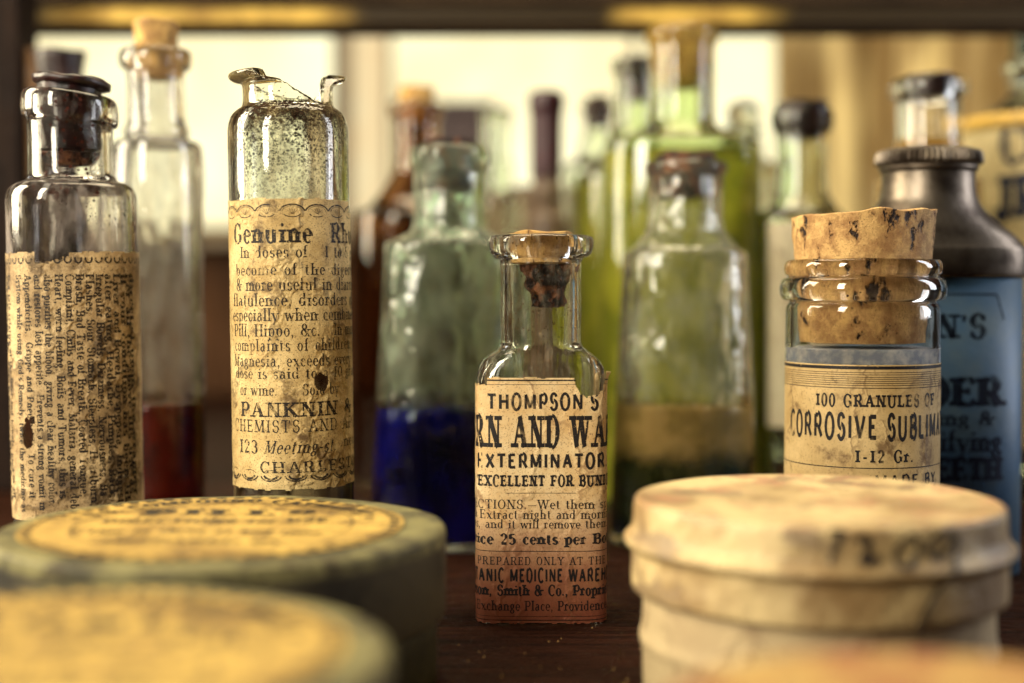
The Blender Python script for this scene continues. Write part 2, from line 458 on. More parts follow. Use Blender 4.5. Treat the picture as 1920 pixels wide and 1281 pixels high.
def text_polys(txt, h, thick=15, thin=6, serif=True, shear=0., track=6, sxk=1.):
    """returns list of (poly, stroke_index) in mm, and width; baseline at 0"""
    thick *= 1.22; thin *= 1.3
    k = h / 100.
    out = []
    x0 = 0.
    si = 0
    if not serif: thin = thick * .86
    for ch in txt:
        wd, st = GL.get(ch, GL[' '])
        for q in st:
            c = q[0]; a = q[1:]
            P = []
            def line(xa, ya, xb, yb, wth):
                L = math.hypot(xb - xa, yb - ya) or 1
                nx, ny = -(yb - ya) / L * wth / 2, (xb - xa) / L * wth / 2
                n = max(1, int(L * k / .8))
                for i in range(n):
                    f0, f1 = i / n, (i + 1) / n
                    p0 = (xa + (xb - xa) * f0, ya + (yb - ya) * f0); p1 = (xa + (xb - xa) * f1, ya + (yb - ya) * f1)
                    P.append([(p0[0] - nx, p0[1] - ny), (p1[0] - nx, p1[1] - ny), (p1[0] + nx, p1[1] + ny), (p0[0] + nx, p0[1] + ny)])
            def serifbar(x, y):
                if not serif: return
                up = -1 if y > 50 else 1
                line(x - thick * .55 - 9, y + up * thin * .5, x + thick * .55 + 9, y + up * thin * .5, thin * 1.15)
            if c in 'SsPp':
                line(a[0], a[1], a[0], a[2], thick if c in 'SP' else thin)
                if c in 'Ss': serifbar(a[0], a[1]); serifbar(a[0], a[2])
            elif c == 'T': line(*a, thick)
            elif c == 't': line(*a, thin)
            elif c == 'K':
                if serif: line(a[0], a[1], a[0], a[2], thin)
            elif c == 'F': serifbar(a[0], a[1])
            elif c in 'Oo':
                cx, cyy, rx, ry, a0, a1 = a
                n = max(6, int(abs(a1 - a0) / 22))
                pr = []
                for i in range(n + 1):
                    t = math.radians(a0 + (a1 - a0) * i / n)
                    wv = thin + (thick - thin) * (abs(math.cos(t)) ** 1.5 if c == 'O' else .35)
                    pr.append(((cx + (rx - wv / 2) * math.cos(t), cyy + (ry - wv / 2 + thin / 2) * math.sin(t)),
                               (cx + (rx + wv / 2) * math.cos(t), cyy + (ry + wv / 2 + thin / 2 - (wv - thin) / 2) * math.sin(t))))
                for i in range(n):
                    P.append([pr[i][0], pr[i + 1][0], pr[i + 1][1], pr[i][1]])
            elif c == 'B':
                r = a[2] * (thick / 15) ** .5
                ctr = [(a[0] + r * math.cos(t * math.pi / 3), a[1] + r * math.sin(t * math.pi / 3)) for t in range(6)]
                P.append(ctr)
            for p in P:
                out.append(([((x0 + u + shear * v) * k * sxk, v * k) for u, v in p], si))
            si += 1
        x0 += wd + track
    return out, (x0 - track) * k * sxk

class Art:
    """flat print collected in label coordinates (s to the right, z up)"""
    def __init__(s): s.p = []
    def text(s, txt, x0, x1, z, h, **kw):
        """span x0..x1 exactly, z = vertical middle of the capitals"""
        p, wd = text_polys(txt, h, **kw)
        f = (x1 - x0) / wd
        for poly, si in p: s.p.append(([(x0 + u * f, z - h / 2 + v) for u, v in poly], si))
    def ctext(s, txt, cx, z, h, wd, **kw): s.text(txt, cx - wd / 2, cx + wd / 2, z, h, **kw)
    def rule(s, x0, x1, z, t=.2):
        n = max(1, int(abs(x1 - x0) / .7))
        for i in range(n):
            a, b = x0 + (x1 - x0) * i / n, x0 + (x1 - x0) * (i + 1) / n
            s.p.append(([(a, z - t / 2), (b, z - t / 2), (b, z + t / 2), (a, z + t / 2)], 1))
    def arc(s, cx, cz, rx, rz, a0, a1, t=.2, n=12):
        for i in range(n):
            q = []
            for (aa, r) in ((a0 + (a1 - a0) * i / n, -1), (a0 + (a1 - a0) * (i + 1) / n, -1), (a0 + (a1 - a0) * (i + 1) / n, 1), (a0 + (a1 - a0) * i / n, 1)):
                aa = math.radians(aa)
                q.append((cx + (rx + r * t / 2) * math.cos(aa), cz + (rz + r * t / 2) * math.sin(aa)))
            s.p.append((q, i % 2))
    def build(s, name, mp, mat, parent, off=.12, keep=None, rot=None):
        V, Fc = [], []
        for poly, si in s.p:
            cx = sum(p[0] for p in poly) / len(poly); cz = sum(p[1] for p in poly) / len(poly)
            if keep and not keep(cx, cz): continue
            b = len(V)
            o = off + (si % 60) * .0005
            for u, v in poly: V.append(mp(u, v, o))
            Fc.append(tuple(range(b, b + len(poly))))
        return mesh_obj(name, V, Fc, mat, parent, smooth=False)

class Surf:
    """arc-length map round a superellipse section, s=0 at the front (-Y), + to the right"""
    def __init__(s, a, b, n, rot=0.):
        s.T = []
        N = 1440
        pts = []
        for k in range(N + 1):
            t = -math.pi / 2 - math.pi + 2 * math.pi * k / N
            c, q = math.cos(t), math.sin(t)
            pts.append((a * sgp(c, 2 / n), b * sgp(q, 2 / n)))
        L = [0.]
        for p, q in zip(pts, pts[1:]): L.append(L[-1] + math.hypot(q[0] - p[0], q[1] - p[1]))
        mid = L[N // 2]
        s.L = [l - mid for l in L]; s.P = pts
        s.rot = rot
    def __call__(s, u, z, off=.06):
        import bisect
        u = u + s.rot
        u = max(min(u, s.L[-1] - 1e-4), s.L[0] + 1e-4)
        i = bisect.bisect_right(s.L, u) - 1
        i = max(0, min(i, len(s.L) - 2))
        f = (u - s.L[i]) / (s.L[i + 1] - s.L[i] + 1e-12)
        p, q = s.P[i], s.P[i + 1]
        j0, j1 = max(0, i - 6), min(len(s.P) - 1, i + 7)
        tx, ty = s.P[j1][0] - s.P[j0][0], s.P[j1][1] - s.P[j0][1]
        l = math.hypot(tx, ty) or 1
        nx, ny = ty / l, -tx / l
        return (p[0] + (q[0] - p[0]) * f + nx * off, p[1] + (q[1] - p[1]) * f + ny * off, z)

def nz(x, y, s=1., seed=0): return noise.noise(Vector((x * s, y * s, seed * 7.3)))

def label_grid(name, mp, s0, s1, z0, z1, keep, mat, parent, cell=.3, off=.07, bulge=None):
    nu, nv = int((s1 - s0) / cell), int((z1 - z0) / cell)
    V, Fc, idx = [], [], {}
    def vert(i, j):
        if (i, j) not in idx:
            u, v = s0 + (s1 - s0) * i / nu, z0 + (z1 - z0) * j / nv
            idx[(i, j)] = len(V)
            V.append(mp(u, v, off + (bulge(u, v) if bulge else 0)))
        return idx[(i, j)]
    for i in range(nu):
        for j in range(nv):
            u, v = s0 + (s1 - s0) * (i + .5) / nu, z0 + (z1 - z0) * (j + .5) / nv
            if keep(u, v): Fc.append((vert(i, j), vert(i + 1, j), vert(i + 1, j + 1), vert(i, j + 1)))
    return mesh_obj(name, V, Fc, mat, parent)

def cork(parent, z0, z1, r0, r1, mat, rough=.25, seed=0, tilt=0., name='cork', crumble=.0):
    n = 14
    rings = [(z0, r0 * .8, r0 * .8, 2)] + [(z0 + .3 + (z1 - z0 - .6) * i / n, r0 + (r1 - r0) * i / n, r0 + (r1 - r0) * i / n, 2) for i in range(n + 1)] + \
            [(z1 - .12, r1 * .985, r1 * .985, 2), (z1, r1 * .95, r1 * .95, 2), (z1 + .02, r1 * .6, r1 * .6, 2), (z1 + .03, r1 * .3, r1 * .3, 2)]
    def mod(x, y, z, t):
        d = noise.noise(Vector((x * .35, y * .35, z * .35 + seed * 9.1))) * rough
        r = math.hypot(x, y) or 1
        zz = z + (noise.noise(Vector((x * .13, y * .13, 3 + seed))) * crumble * 2 + tilt * x if z > (z0 + z1) / 2 else 0)
        return (x * (1 + d / r), y * (1 + d / r), zz)
    return mesh_obj(name, *loft(rings, 72, mod), mat, parent, autosharp=50)

# ---------------------------------------------------------------- setting
M_TABLE = m_wood('dark_table_wood', (.003, .0015, .001), (.055, .016, .007), (.03, 1.3, 1.), .4, 1.4, .05)
tb = structure(box_obj('table_top', M_TABLE, None, -900, 900, Y(20), Y(1060), -22, 0, 1.))

M_BACK = m_wood('brown_panel_wood', (.05, .022, .010), (.16, .075, .035), (.25, .3, .012), .6, .3, .1)
WD = 1080.
structure(box_obj('wall', M_BACK, None, -900, 900, Y(WD), Y(WD + 20), -22, Z(432, WD), 0))
M_PLASTER = m_plain('cream_plaster', (.62, .50, .32), .8, (.50, .38, .22), .02, bump=.2)
structure(box_obj('wall_above', M_PLASTER, None, -900, 900, Y(WD + 40), Y(WD + 60), Z(432, WD) - 40, 520, 0))

win = thing('window', 'bright daylit window with cream panes and pale bars behind all the bottles', 'window', 0, WD)
M_DAY = m_emit('daylight_pane', (1., .95, .60), 1.4, (.88, .76, .42), .009)
M_DAY2 = m_emit('curtain_backlight_pane', (1., .86, .52), 3.3, (1., .80, .46), .012)  # glow raised behind the curtain to brighten the cloth
M_POST_GLOW = m_emit('glowing_post_pane', (1., .82, .46), .92, (1., .72, .36), .02)  # own glow stands in for light falling on a pale post
M_FRAME = m_plain('cream_frame_paint', (.30, .22, .13), .5, (.2, .14, .08), .03)
zs, zt = Z(425, WD), Z(20, WD)
def wx(px): return X(px, WD)
for (a, b, m) in ((60, 632, M_DAY), (664, 728, M_POST_GLOW), (738, 1178, M_DAY), (1190, 1450, M_DAY), (1470, 2000, M_DAY2)):  # the narrow warm strip is the pale post, built as a glowing pane
    box_obj('pane', m, win, wx(a), wx(b), -6, -4, zs, zt, 0)
for (a, b) in ((632, 664), (728, 738), (1178, 1190), (1450, 1470), (30, 60), (2000, 2040)):
    box_obj('frame', M_FRAME, win, wx(a), wx(b), -22, -3, zs - 8, zt + 6, 1)
box_obj('sill', M_FRAME, win, wx(20), wx(2050), -34, -2.5, zs - 16, zs - 8.2, 1)

# rail above, with gilt moulding
rail = thing('shelf_rail', 'dark wooden shelf rail with worn gilt strip, lit runs painted in, crossing above the bottles', 'shelf', 0, 600)
M_RAIL = m_wood('rail_wood', (.02, .012, .007), (.06, .035, .018), (.03, .5, .5), .6, .3, .1)
M_GILT = m_wood('gilt_strip', (.80, .50, .10), (.30, .17, .04), (.05, .6, .6), .4, .3, patch=(.10, .065, .03))
z60, z48, z18 = Z(62, 600), Z(46, 600), Z(14, 600)
box_obj('lower_bead', M_RAIL, rail, X(-60, 600), X(2000, 600), 0, 10, z60, z48, .8)
s = NT('worn_lit_gilt')
_x = s.math('ADD', s.sep('X'), s.math('MULTIPLY', s.math('SUBTRACT', s.noise(.03, 4, .6), .5), 26.))
_m = s.math('ADD', s.math('MULTIPLY', s.ramp(_x, X(60, 600), X(250, 600)), s.ramp(_x, X(700, 600), X(560, 600))), s.math('MULTIPLY', s.ramp(_x, X(1130, 600), X(1215, 600)), s.ramp(_x, X(1470, 600), X(1370, 600))))  # gold runs where light catches the strip, painted into the colour
_g = s.mix(s.ramp(s.noise(.05, 5, .6), .35, .65), (.85, .55, .12), (.42, .25, .06))
s.set(Base_Color=s.mix(_m, (.04, .027, .014), _g), Roughness=.5)
s.b.inputs['Specular IOR Level'].default_value = .15
box_obj('gilt_strip', s.m, rail, X(-60, 600), X(2000, 600), -3, 9, z48, z18, 1.5)
box_obj('upper_bead', M_RAIL, rail, X(-60, 600), X(2000, 600), -5, 12, z18, Z(-60, 600), .8)

M_POST = m_wood('post_wood', (.005, .003, .003), (.022, .011, .007), (.4, .4, .02), .6, .4, .08)
post = thing('cabinet_post', 'dark upright cabinet post at the left edge behind the bottles', 'post', X(-30, 540), 540)
box_obj('post_board', M_POST, post, -26, X(42, 540) - X(-30, 540), 0, 22, 0, 230, 1)
box_obj('post_edge', m_wood('post_edge_wood', (.16, .07, .02), (.3, .15, .04), (.4, .4, .02), .5, .3), post,
        X(42, 540) - X(-30, 540) + .05, X(92, 540) - X(-30, 540), 6, 20, 0, Z(85, 540), .8)

# ---------------------------------------------------------------- 1. centre bottle
def centre_bottle():
    d = 336.
    t = thing('medicine_bottle', "small clear bottle with stained THOMPSON'S label and crumbling cork, front and centre", 'bottle', X(1014, d), d)
    a, b, n = 15.25, 10.2, 5.5
    zz = lambda y: Z(y, d)
    nk = 9.55
    prof = dict(body=[(.0, a - 1.6, b - 1.6, n), (.2, a - .2, b - .2, n), (2., a, b, n), (30, a, b, n), (54.6, a, b, n), (57.6, a - .1, b - .1, 5.), (60.2, a - .9, b - .7, 4.), (62., a - 2.8, 9.6, 3.), (63.2, 10.6, 9.5, 2.2), (64.4, nk, 9.4, 2), (66, nk, nk, 2), (82, nk, nk, 2)],
                lip=[(84.3, nk, nk, 2), (84.9, 11.2, 11.2, 2), (86., 12.1, 12.1, 2), (88., 12.4, 12.4, 2), (89.5, 12.3, 12.3, 2), (90., 11.3, 11.3, 2), (90.1, 9.8, 9.8, 2)], bore=7.6)
    rg, inn = shell(prof, 2.0, 3.5)
    def mod(x, y, z, th):
        w = .12 * noise.noise(Vector((x * .12, y * .12, z * .1)))
        return (x * (1 + w * .12), y * (1 + w * .12), z + (.22 * noise.noise(Vector((x * .15, y * .15, 5))) if z > 60 else 0))
    mesh_obj('glass_body', *loft(rg, 128, mod), G_NECK, t)
    # cork: broad top, ragged reddish crumb hanging down on the right
    cork(t, 83.4, 90.5, 7.3, 7.45, CORK, .25, 3, crumble=.5)
    o = cork(t, 73.0, 83.3, 3.2, 5.4, CORK_RED, 2.6, 5, name='cork_crumb'); o.location.x = 1.7 * MM
    sf = Surf(a, b, n)
    pf = lambda y: Z(y, 326.2)
    k = 326.2 / F_PX
    zt_, zb_ = pf(708), pf(1168)
    def keep(s, z):
        e = .35 * nz(s, z, .7, 1)
        if z > zt_ + .25 * nz(s, 0, .6, 2) + (.0 if s > -12.5 else -1.6 + .6 * nz(s, z, 2, 3)): 
            if not (s > 14.6 and z < zt_ + 1.0): return False
        if z < zb_ + .25 * nz(s, 0, .8, 4): return False
        # torn bite at the upper right
        u = (s - 11.4) / 3.9; v = (z - (zt_ + .6)) / 4.9
        if u * u + v * v * (1 if u > -.2 else .8) < 1 + .16 * nz(s, z, 1.3, 8): return False
        return True
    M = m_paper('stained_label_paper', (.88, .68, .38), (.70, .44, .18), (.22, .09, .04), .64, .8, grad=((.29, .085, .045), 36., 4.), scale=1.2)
    def bulge(s, z): return .10 + .10 * nz(s, z, .25, 5) + .12 * max(0, 1 - abs(s + 14.2) / 1.5) + .5 * max(0, (z - zt_ + 1.6) / 1.6) ** 2 * max(0, nz(s, 0, .16, 9) + .35)
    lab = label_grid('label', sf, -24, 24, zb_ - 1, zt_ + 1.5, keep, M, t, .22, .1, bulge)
    A = Art()
    sx = lambda px: (px - 1014) * k
    A.rule(-22, 22, pf(713), .32); A.rule(-22, 22, pf(721), .09)
    A.text("THOMPSON'S", sx(911), sx(1121), pf(753), 27 * k, serif=False, thick=19, track=14)
    A.ctext('CORN AND WART', sx(1008), pf(809), 58 * k, 45.5, thick=22, thin=9, track=14)
    A.text('EXTERMINATOR.', sx(888), sx(1146), pf(864), 25 * k, serif=False, thick=20, track=14)
    A.text("'EXCELLENT FOR BUNIONS.'", sx(886), sx(1196), pf(901), 20 * k, thick=23, thin=12, track=16)
    A.rule(sx(946), sx(1079), pf(924), .11)
    A.text('DIRECTIONS._Wet them spots', sx(834), sx(1178), pf(945), 17 * k, thick=12, thin=5)
    A.text('with Extract night and morning', sx(842), sx(1172), pf(964), 17 * k, thick=12, thin=5)
    A.text('corns, and it will remove them.', sx(842), sx(1150), pf(982), 16 * k, thick=12, thin=5)
    A.text('Price 25 cents per Bottle.', sx(858), sx(1196), pf(1010), 19 * k, thick=22, thin=9, track=9)
    A.rule(-22, 22, pf(1033), .16)
    A.text('PREPARED ONLY AT THE', sx(890), sx(1140), pf(1051), 15 * k, thick=12, thin=6, track=16)
    A.text('BOTANIC MEDICINE WAREHOUSE,', sx(852), sx(1202), pf(1078), 23 * k, serif=False, thick=20, track=12)
    A.text('Johnson, Smith & Co., Proprietors,', sx(832), sx(1192), pf(1106), 19 * k, thick=20, thin=10)
    A.text('2 Exchange Place, Providence,', sx(868), sx(1150), pf(1135), 18 * k, thick=13, thin=6)
    A.rule(-22, 22, pf(1155), .10); A.rule(-22, 22, pf(1162), .2)
    A.build('lettering', lambda u, v, o: sf(u, v, o + bulge(u, v)), INK, lab, .16, keep)
    return t
centre_bottle()

# ---------------------------------------------------------------- 2. speckled broken bottle
def broken_bottle():
    d, r = 341., 14.3
    cx = 552
    t = thing('broken_bottle', 'tall speckled bottle with a broken neck and a worn rhubarb medicine label', 'bottle', X(cx, d), d, rz='face', lean=math.radians(-.6))
    zn = 120.4
    rn = 10.8
    outz = [(.0, r - 2, r - 2, 2), (.2, r - .3, r - .3, 2), (2, r, r, 2), (60, r, r, 2), (112, r, r, 2), (116, r - .05, r, 2), (118.6, r - .9, r - .9, 2), (119.9, r - 2.4, r - 2.4, 2), (120.5, rn, rn, 2), (122, rn - .2, rn - .2, 2), (125.4, rn - .2, rn - .2, 2)]
    lip = [(126.2, rn + .3, rn + .3, 2), (126.8, rn + 2.6, rn + 2.6, 2), (127.6, rn + 3.2, rn + 3.2, 2), (128.4, rn + 2.8, rn + 2.8, 2), (128.6, rn, rn, 2)]
    rg, inn = shell(dict(body=outz, lip=lip, bore=rn - 1.5), 1.6, 4.)
    N = 160
    zmax = max(p[0] for p in rg); iout = [i for i, p in enumerate(rg) if p[0] == zmax][0]
    outp = rg[:iout + 1]; inp = rg[iout + 1:][::-1]
    def rad(prof, z):
        for p, q in zip(prof, prof[1:]):
            if p[0] <= z <= q[0] and q[0] > p[0]: return p[1] + (q[1] - p[1]) * (z - p[0]) / (q[0] - p[0])
        return prof[-1][1]
    def cut(th):
        # th in degrees: 180 = left, -90 = towards camera, 0 = right
        dg = math.degrees(th) % 360
        key = [(0, 127.8), (8, 128.9), (30, 129), (38, 124.4), (60, 122.2), (90, 123.2), (120, 124.8), (150, 127), (165, 129), (232, 129), (238, 126.8), (262, 125.6), (285, 123.2), (306, 121.0), (322, 120.9), (333, 121.4), (338, 124.5), (344, 127.2), (352, 127.8), (360, 127.6)]
        for (a0, z0), (a1, z1) in zip(key, key[1:]):
            if a0 <= dg <= a1: return z0 + (z1 - z0) * (dg - a0) / (a1 - a0) + .35 * nz(math.cos(th) * 6, math.sin(th) * 6, .8, 2) + .22 * nz(math.cos(th) * 24, math.sin(th) * 24, .8, 5)
        return 129
    V, Fc = loft(rg, N)
    for i, p in enumerate(rg):
        if p[0] < 120.6: continue
        for k in range(N):
            th = 2 * math.pi * k / N
            c = cut(th)
            if p[0] > c:
                pr = outp if i <= iout else inp
                R = rad(pr, c)
                V[i * N + k] = (R * math.cos(th), R * math.sin(th), c)
    mesh_obj('glass_body', V, Fc, G_SPECK, t)
    liq = fill_rings(inn, 33.)
    mesh_obj('residue', *loft(liq, 96), m_plain('brown_residue', (.05, .022, .010), .3, (.09, .045, .02), .2), t)
    sf = Surf(r, r, 2)
    df = d - r + .5
    pf = lambda y: Z(y, df)
    k = df / F_PX
    zt_, zb_ = pf(372), pf(918)
    def hole(s, z):
        return math.hypot((s - sxx(606)) / 1.8, (z - pf(717)) / 1.95) < 1 + .25 * nz(s, z, .9, 2)
    def sxx(px):
        v = max(-.985, min(.985, (px - cx) * k / r)); return r * math.asin(v)
    def keep(s, z):
        if z > zt_ + .3 * nz(s, 0, .4, 1) or z < zb_ + .3 * nz(s, 0, .5, 6): return False
        if s > 18.5 and z > zt_ - 3 + nz(s, z, .8, 2): return False
        return not hole(s, z)
    M = m_paper('rhubarb_label_paper', (.78, .58, .27), (.46, .30, .11), (.10, .055, .025), .54, .95, scale=1.4, bump=1.)
    bulge = lambda s, z: .06 + .07 * nz(s, z, .35, 5)
    lab = label_grid('label', sf, -26, 26, zb_ - 1, zt_ + 1, keep, M, t, .27, .06, bulge)
    A = Art()
    p = 5.9
    for i in range(-4, 5):
        c = i * p + .6
        for (rr, th) in ((2.9, .34), (2.3, .1)):
            A.arc(c, pf(398), rr, rr * .62, 10, 170, th)
        A.arc(c, pf(400), 1.9, .8, 190, 350, .22)
        for q in (-40, -20, 0, 20, 40):
            u = math.radians(90 + q)
            A.p.append(([(c + .3 * math.cos(u), pf(401)), (c + 1.9 * math.cos(u) - .05, pf(400) + 1.1 * math.sin(u)), (c + 1.9 * math.cos(u) + .05, pf(400) + 1.1 * math.sin(u)), (c + .3 * math.cos(u) + .1, pf(401))], 3))
        A.arc(c, pf(890), 2.6, 1.5, 190, 350, .34)
        A.arc(c, pf(888), 1.8, 1.3, 200, 340, .5)
        A.arc(c, pf(888), 1.9, .8, 10, 170, .15)
    L = lambda txt, x0, x1, y, h, **kw: A.text(txt, x0, x1, pf(y), h * k, **kw)
    L('Genuine  Rhubarb', -15.9, 32, 436, 37, thick=19, thin=7, track=12)
    L('In doses of   1 to 5 grs.', -13, 24, 472, 21, thick=13, thin=5)
    L('become of the digestive', -15, 24.5, 505, 21, thick=13, thin=5, track=12)
    L('& more useful in diarrhoea', -15, 25.5, 533, 23, thick=13, thin=5)
    L('flatulence, disorders of the', -16.5, 27, 562, 23, thick=13, thin=5)
    L('especially when combined', -17, 21.5, 590, 23, thick=13, thin=5)
    L('Pill, Hippo, &c.   In many', -16.3, 23, 619, 23, thick=13, thin=5)
    L('complaints of children,', -16.3, 18.5, 647, 22, thick=13, thin=5, track=12)
    L('Magnesia, exceeds every', -16.6, 18, 676, 22, thick=13, thin=5, track=9)
    L('dose is said to a 10 grains', -16, 24, 700, 20, thick=13, thin=5)
    L('or wine.     Sold by', -14, 12, 731, 21, thick=13, thin=5)
    L('PANKNIN & CO.', sxx(456), 29, 768, 27, thick=17, thin=7, track=9)
    L('CHEMISTS AND APOTHE', -17, 28, 799, 23, thick=11, thin=6, track=14)
    L('123', sxx(452), sxx(487), 838, 24, thick=14, thin=6)
    L('Meeting-st.', sxx(497), sxx(632), 838, 24, thick=13, thin=5, shear=.3, track=10)
    L('near', 13.5, 22, 834, 20, thick=12, thin=5)
    L('CHARLESTON', sxx(489), 24, 876, 21, thick=15, thin=7, track=16)
    A.build('lettering', lambda u, v, o: sf(u, v, o + bulge(u, v)), INK_WORN, lab, .10, keep)
    return t
broken_bottle()

# ---------------------------------------------------------------- 3. left bottle, label turned sideways
def left_bottle():
    d, r = 353., 15.6
    cx = 146
    t = thing('medicine_bottle', 'clear bottle with black cork and a torn label printed sideways, behind the green box', 'bottle', X(cx, d), d, rz='face', lean=math.radians(-.65))
    r2 = 10.1
    n = 2.3
    prof = dict(body=[(0, r - 2, r - 2, n), (.2, r - .3, r - .3, n), (2.5, r, r, n), (50, r, r, n), (99, r, r, n), (102.5, r - .1, r - .1, n), (104.6, r - 1.2, r - 1.2, n), (105.6, r - 4, r - 4, 2), (106.3, r2 + .5, r2 + .5, 2), (108, r2, r2, 2), (119.5, r2, r2, 2)],
                lip=[(120, r2 + .3, r2 + .3, 2), (120.6, 11.4, 11.4, 2), (123, 11.6, 11.6, 2), (126, 11.4, 11.4, 2), (127, 10.6, 10.6, 2), (127.2, 9.6, 9.6, 2)], bore=7.9)
    rg, inn = shell(prof, 2., 4.)
    def mod(x, y, z, th):
        if z > 108: return (x, y, z - 1.8 - (x * .115) * min(1, (z - 108) / 11))
        return (x, y, z - 1.8 * max(0, min(1, (z - 90) / 10)))
    mesh_obj('glass_body', *loft(rg, 112, mod), G_LEFT, t)
    cork(t, 111.2, 127.4, 7.2, 7.7, CORK_BLACK, .5, 2, tilt=-.12, crumble=.7)
    o = cork(t, 107.7, 110.8, 5.6, 7.2, CORK_RED, .9, 6, tilt=0, name='cork_crumb')
    cap = loft([(128.6, 7.4, 7.4, 2), (129.2, 9.2, 9.2, 2), (130.4, 9.4, 9.4, 2), (131.2, 8.4, 8.4, 2), (131.4, 5, 5, 2)], 72,
               lambda x, y, z, th: (x + .6, y, z - 1.8 - .12 * x + .5 * noise.noise(Vector((x * .3, y * .3, z)))))
    mesh_obj('cork_top', *cap, CORK_BLACK, t)
    sf = Surf(r, r, n)
    df = d - r + .6
    pf = lambda y: Z(y, df)
    k = df / F_PX
    zt_, zb_ = pf(472), 22.
    def sxx(px): return r * math.asin(max(-.98, min(.98, (px - cx) * k / r)))
    def keep(s, z):
        zl = zt_ + .25 * nz(s, 0, .5, 2)
        a, b = sxx(78), sxx(140)
        if a < s < b: zl -= 2.3 + .7 * nz(s, z, .8, 3) - (1.2 if s > b - 1.5 else 0)
        if z > zl: return False
        if math.hypot((s - sxx(60)) / 1.55, (z - pf(815)) / 3.8) < 1 + .35 * nz(s, z, .8, 4): return False
        if math.hypot((s - sxx(69)) / .8, (z - pf(787)) / 1.1) < 1 + .3 * nz(s, z, 1, 4): return False
        return True
    M = m_paper('sideways_label_paper', (.66, .47, .24), (.30, .19, .085), (.07, .04, .02), .50, .9, scale=1.2, bump=1.)
    bulge = lambda s, z: .08 + .12 * nz(s, z, .22, 5)
    lab = label_grid('label', sf, -27, 27, zb_, zt_ + 1, keep, M, t, .3, .06, bulge)
    A = Art()
    c = -20.
    while c < 24:
        A.arc(c, pf(486), .75, .85, 150, 390, .42, 10); c += 2.35
    ztop = pf(514)
    lines = [(17, 'Strength to every part of'), (30, 'is a safe relative of the liver and bowels, used in all'), (49, 'System while using God\'s Remedy, twice the medicine as'), (65, 'Appendicitis,  Grippe and Pneumonia. To cure it'), (82, 'and restores lost appetite.  Prevents a strong vomit in'),
             (99, 'also purifies the blood, giving a clear healthy color.'), (118, 'Heart, worn feeling, Boils and Tumors, this is'), (137, 'Complaint, Chills and Fever, Malaria, general deb'), (155, 'Brash, Bad Taste of Breath, Coated Tongue,'), (173, 'Flashes, Sour Stomach, Sleepless, Heartburn,'),
             (190, 'Irregular Bowels, Dizziness, Nervousness, Ba'), (206, 'after eating, Headache, Pimples, Back'), (220, 'Liver and Bowel, Dyspepsia, Indigest'), (232, 'If your condition has been like'), (241, 'For all the above ills use as'), (248, 'directed upon the wrapper')]
    for px, txt in lines:
        s0 = sxx(px)
        h = 1.85
        pl, wd = text_polys(txt, h, thick=20, thin=9, track=8)
        span = ztop - (zb_ + 3) + random.uniform(-3, 3)
        f = span / wd
        for poly, si in pl:
            A.p.append(([(s0 - h * .35 + v, ztop - u * f) for u, v in poly], si))
    A.build('lettering', lambda u, v, o: sf(u, v, o + bulge(u, v)), INK_WORN, lab, .10, keep)
left_bottle()

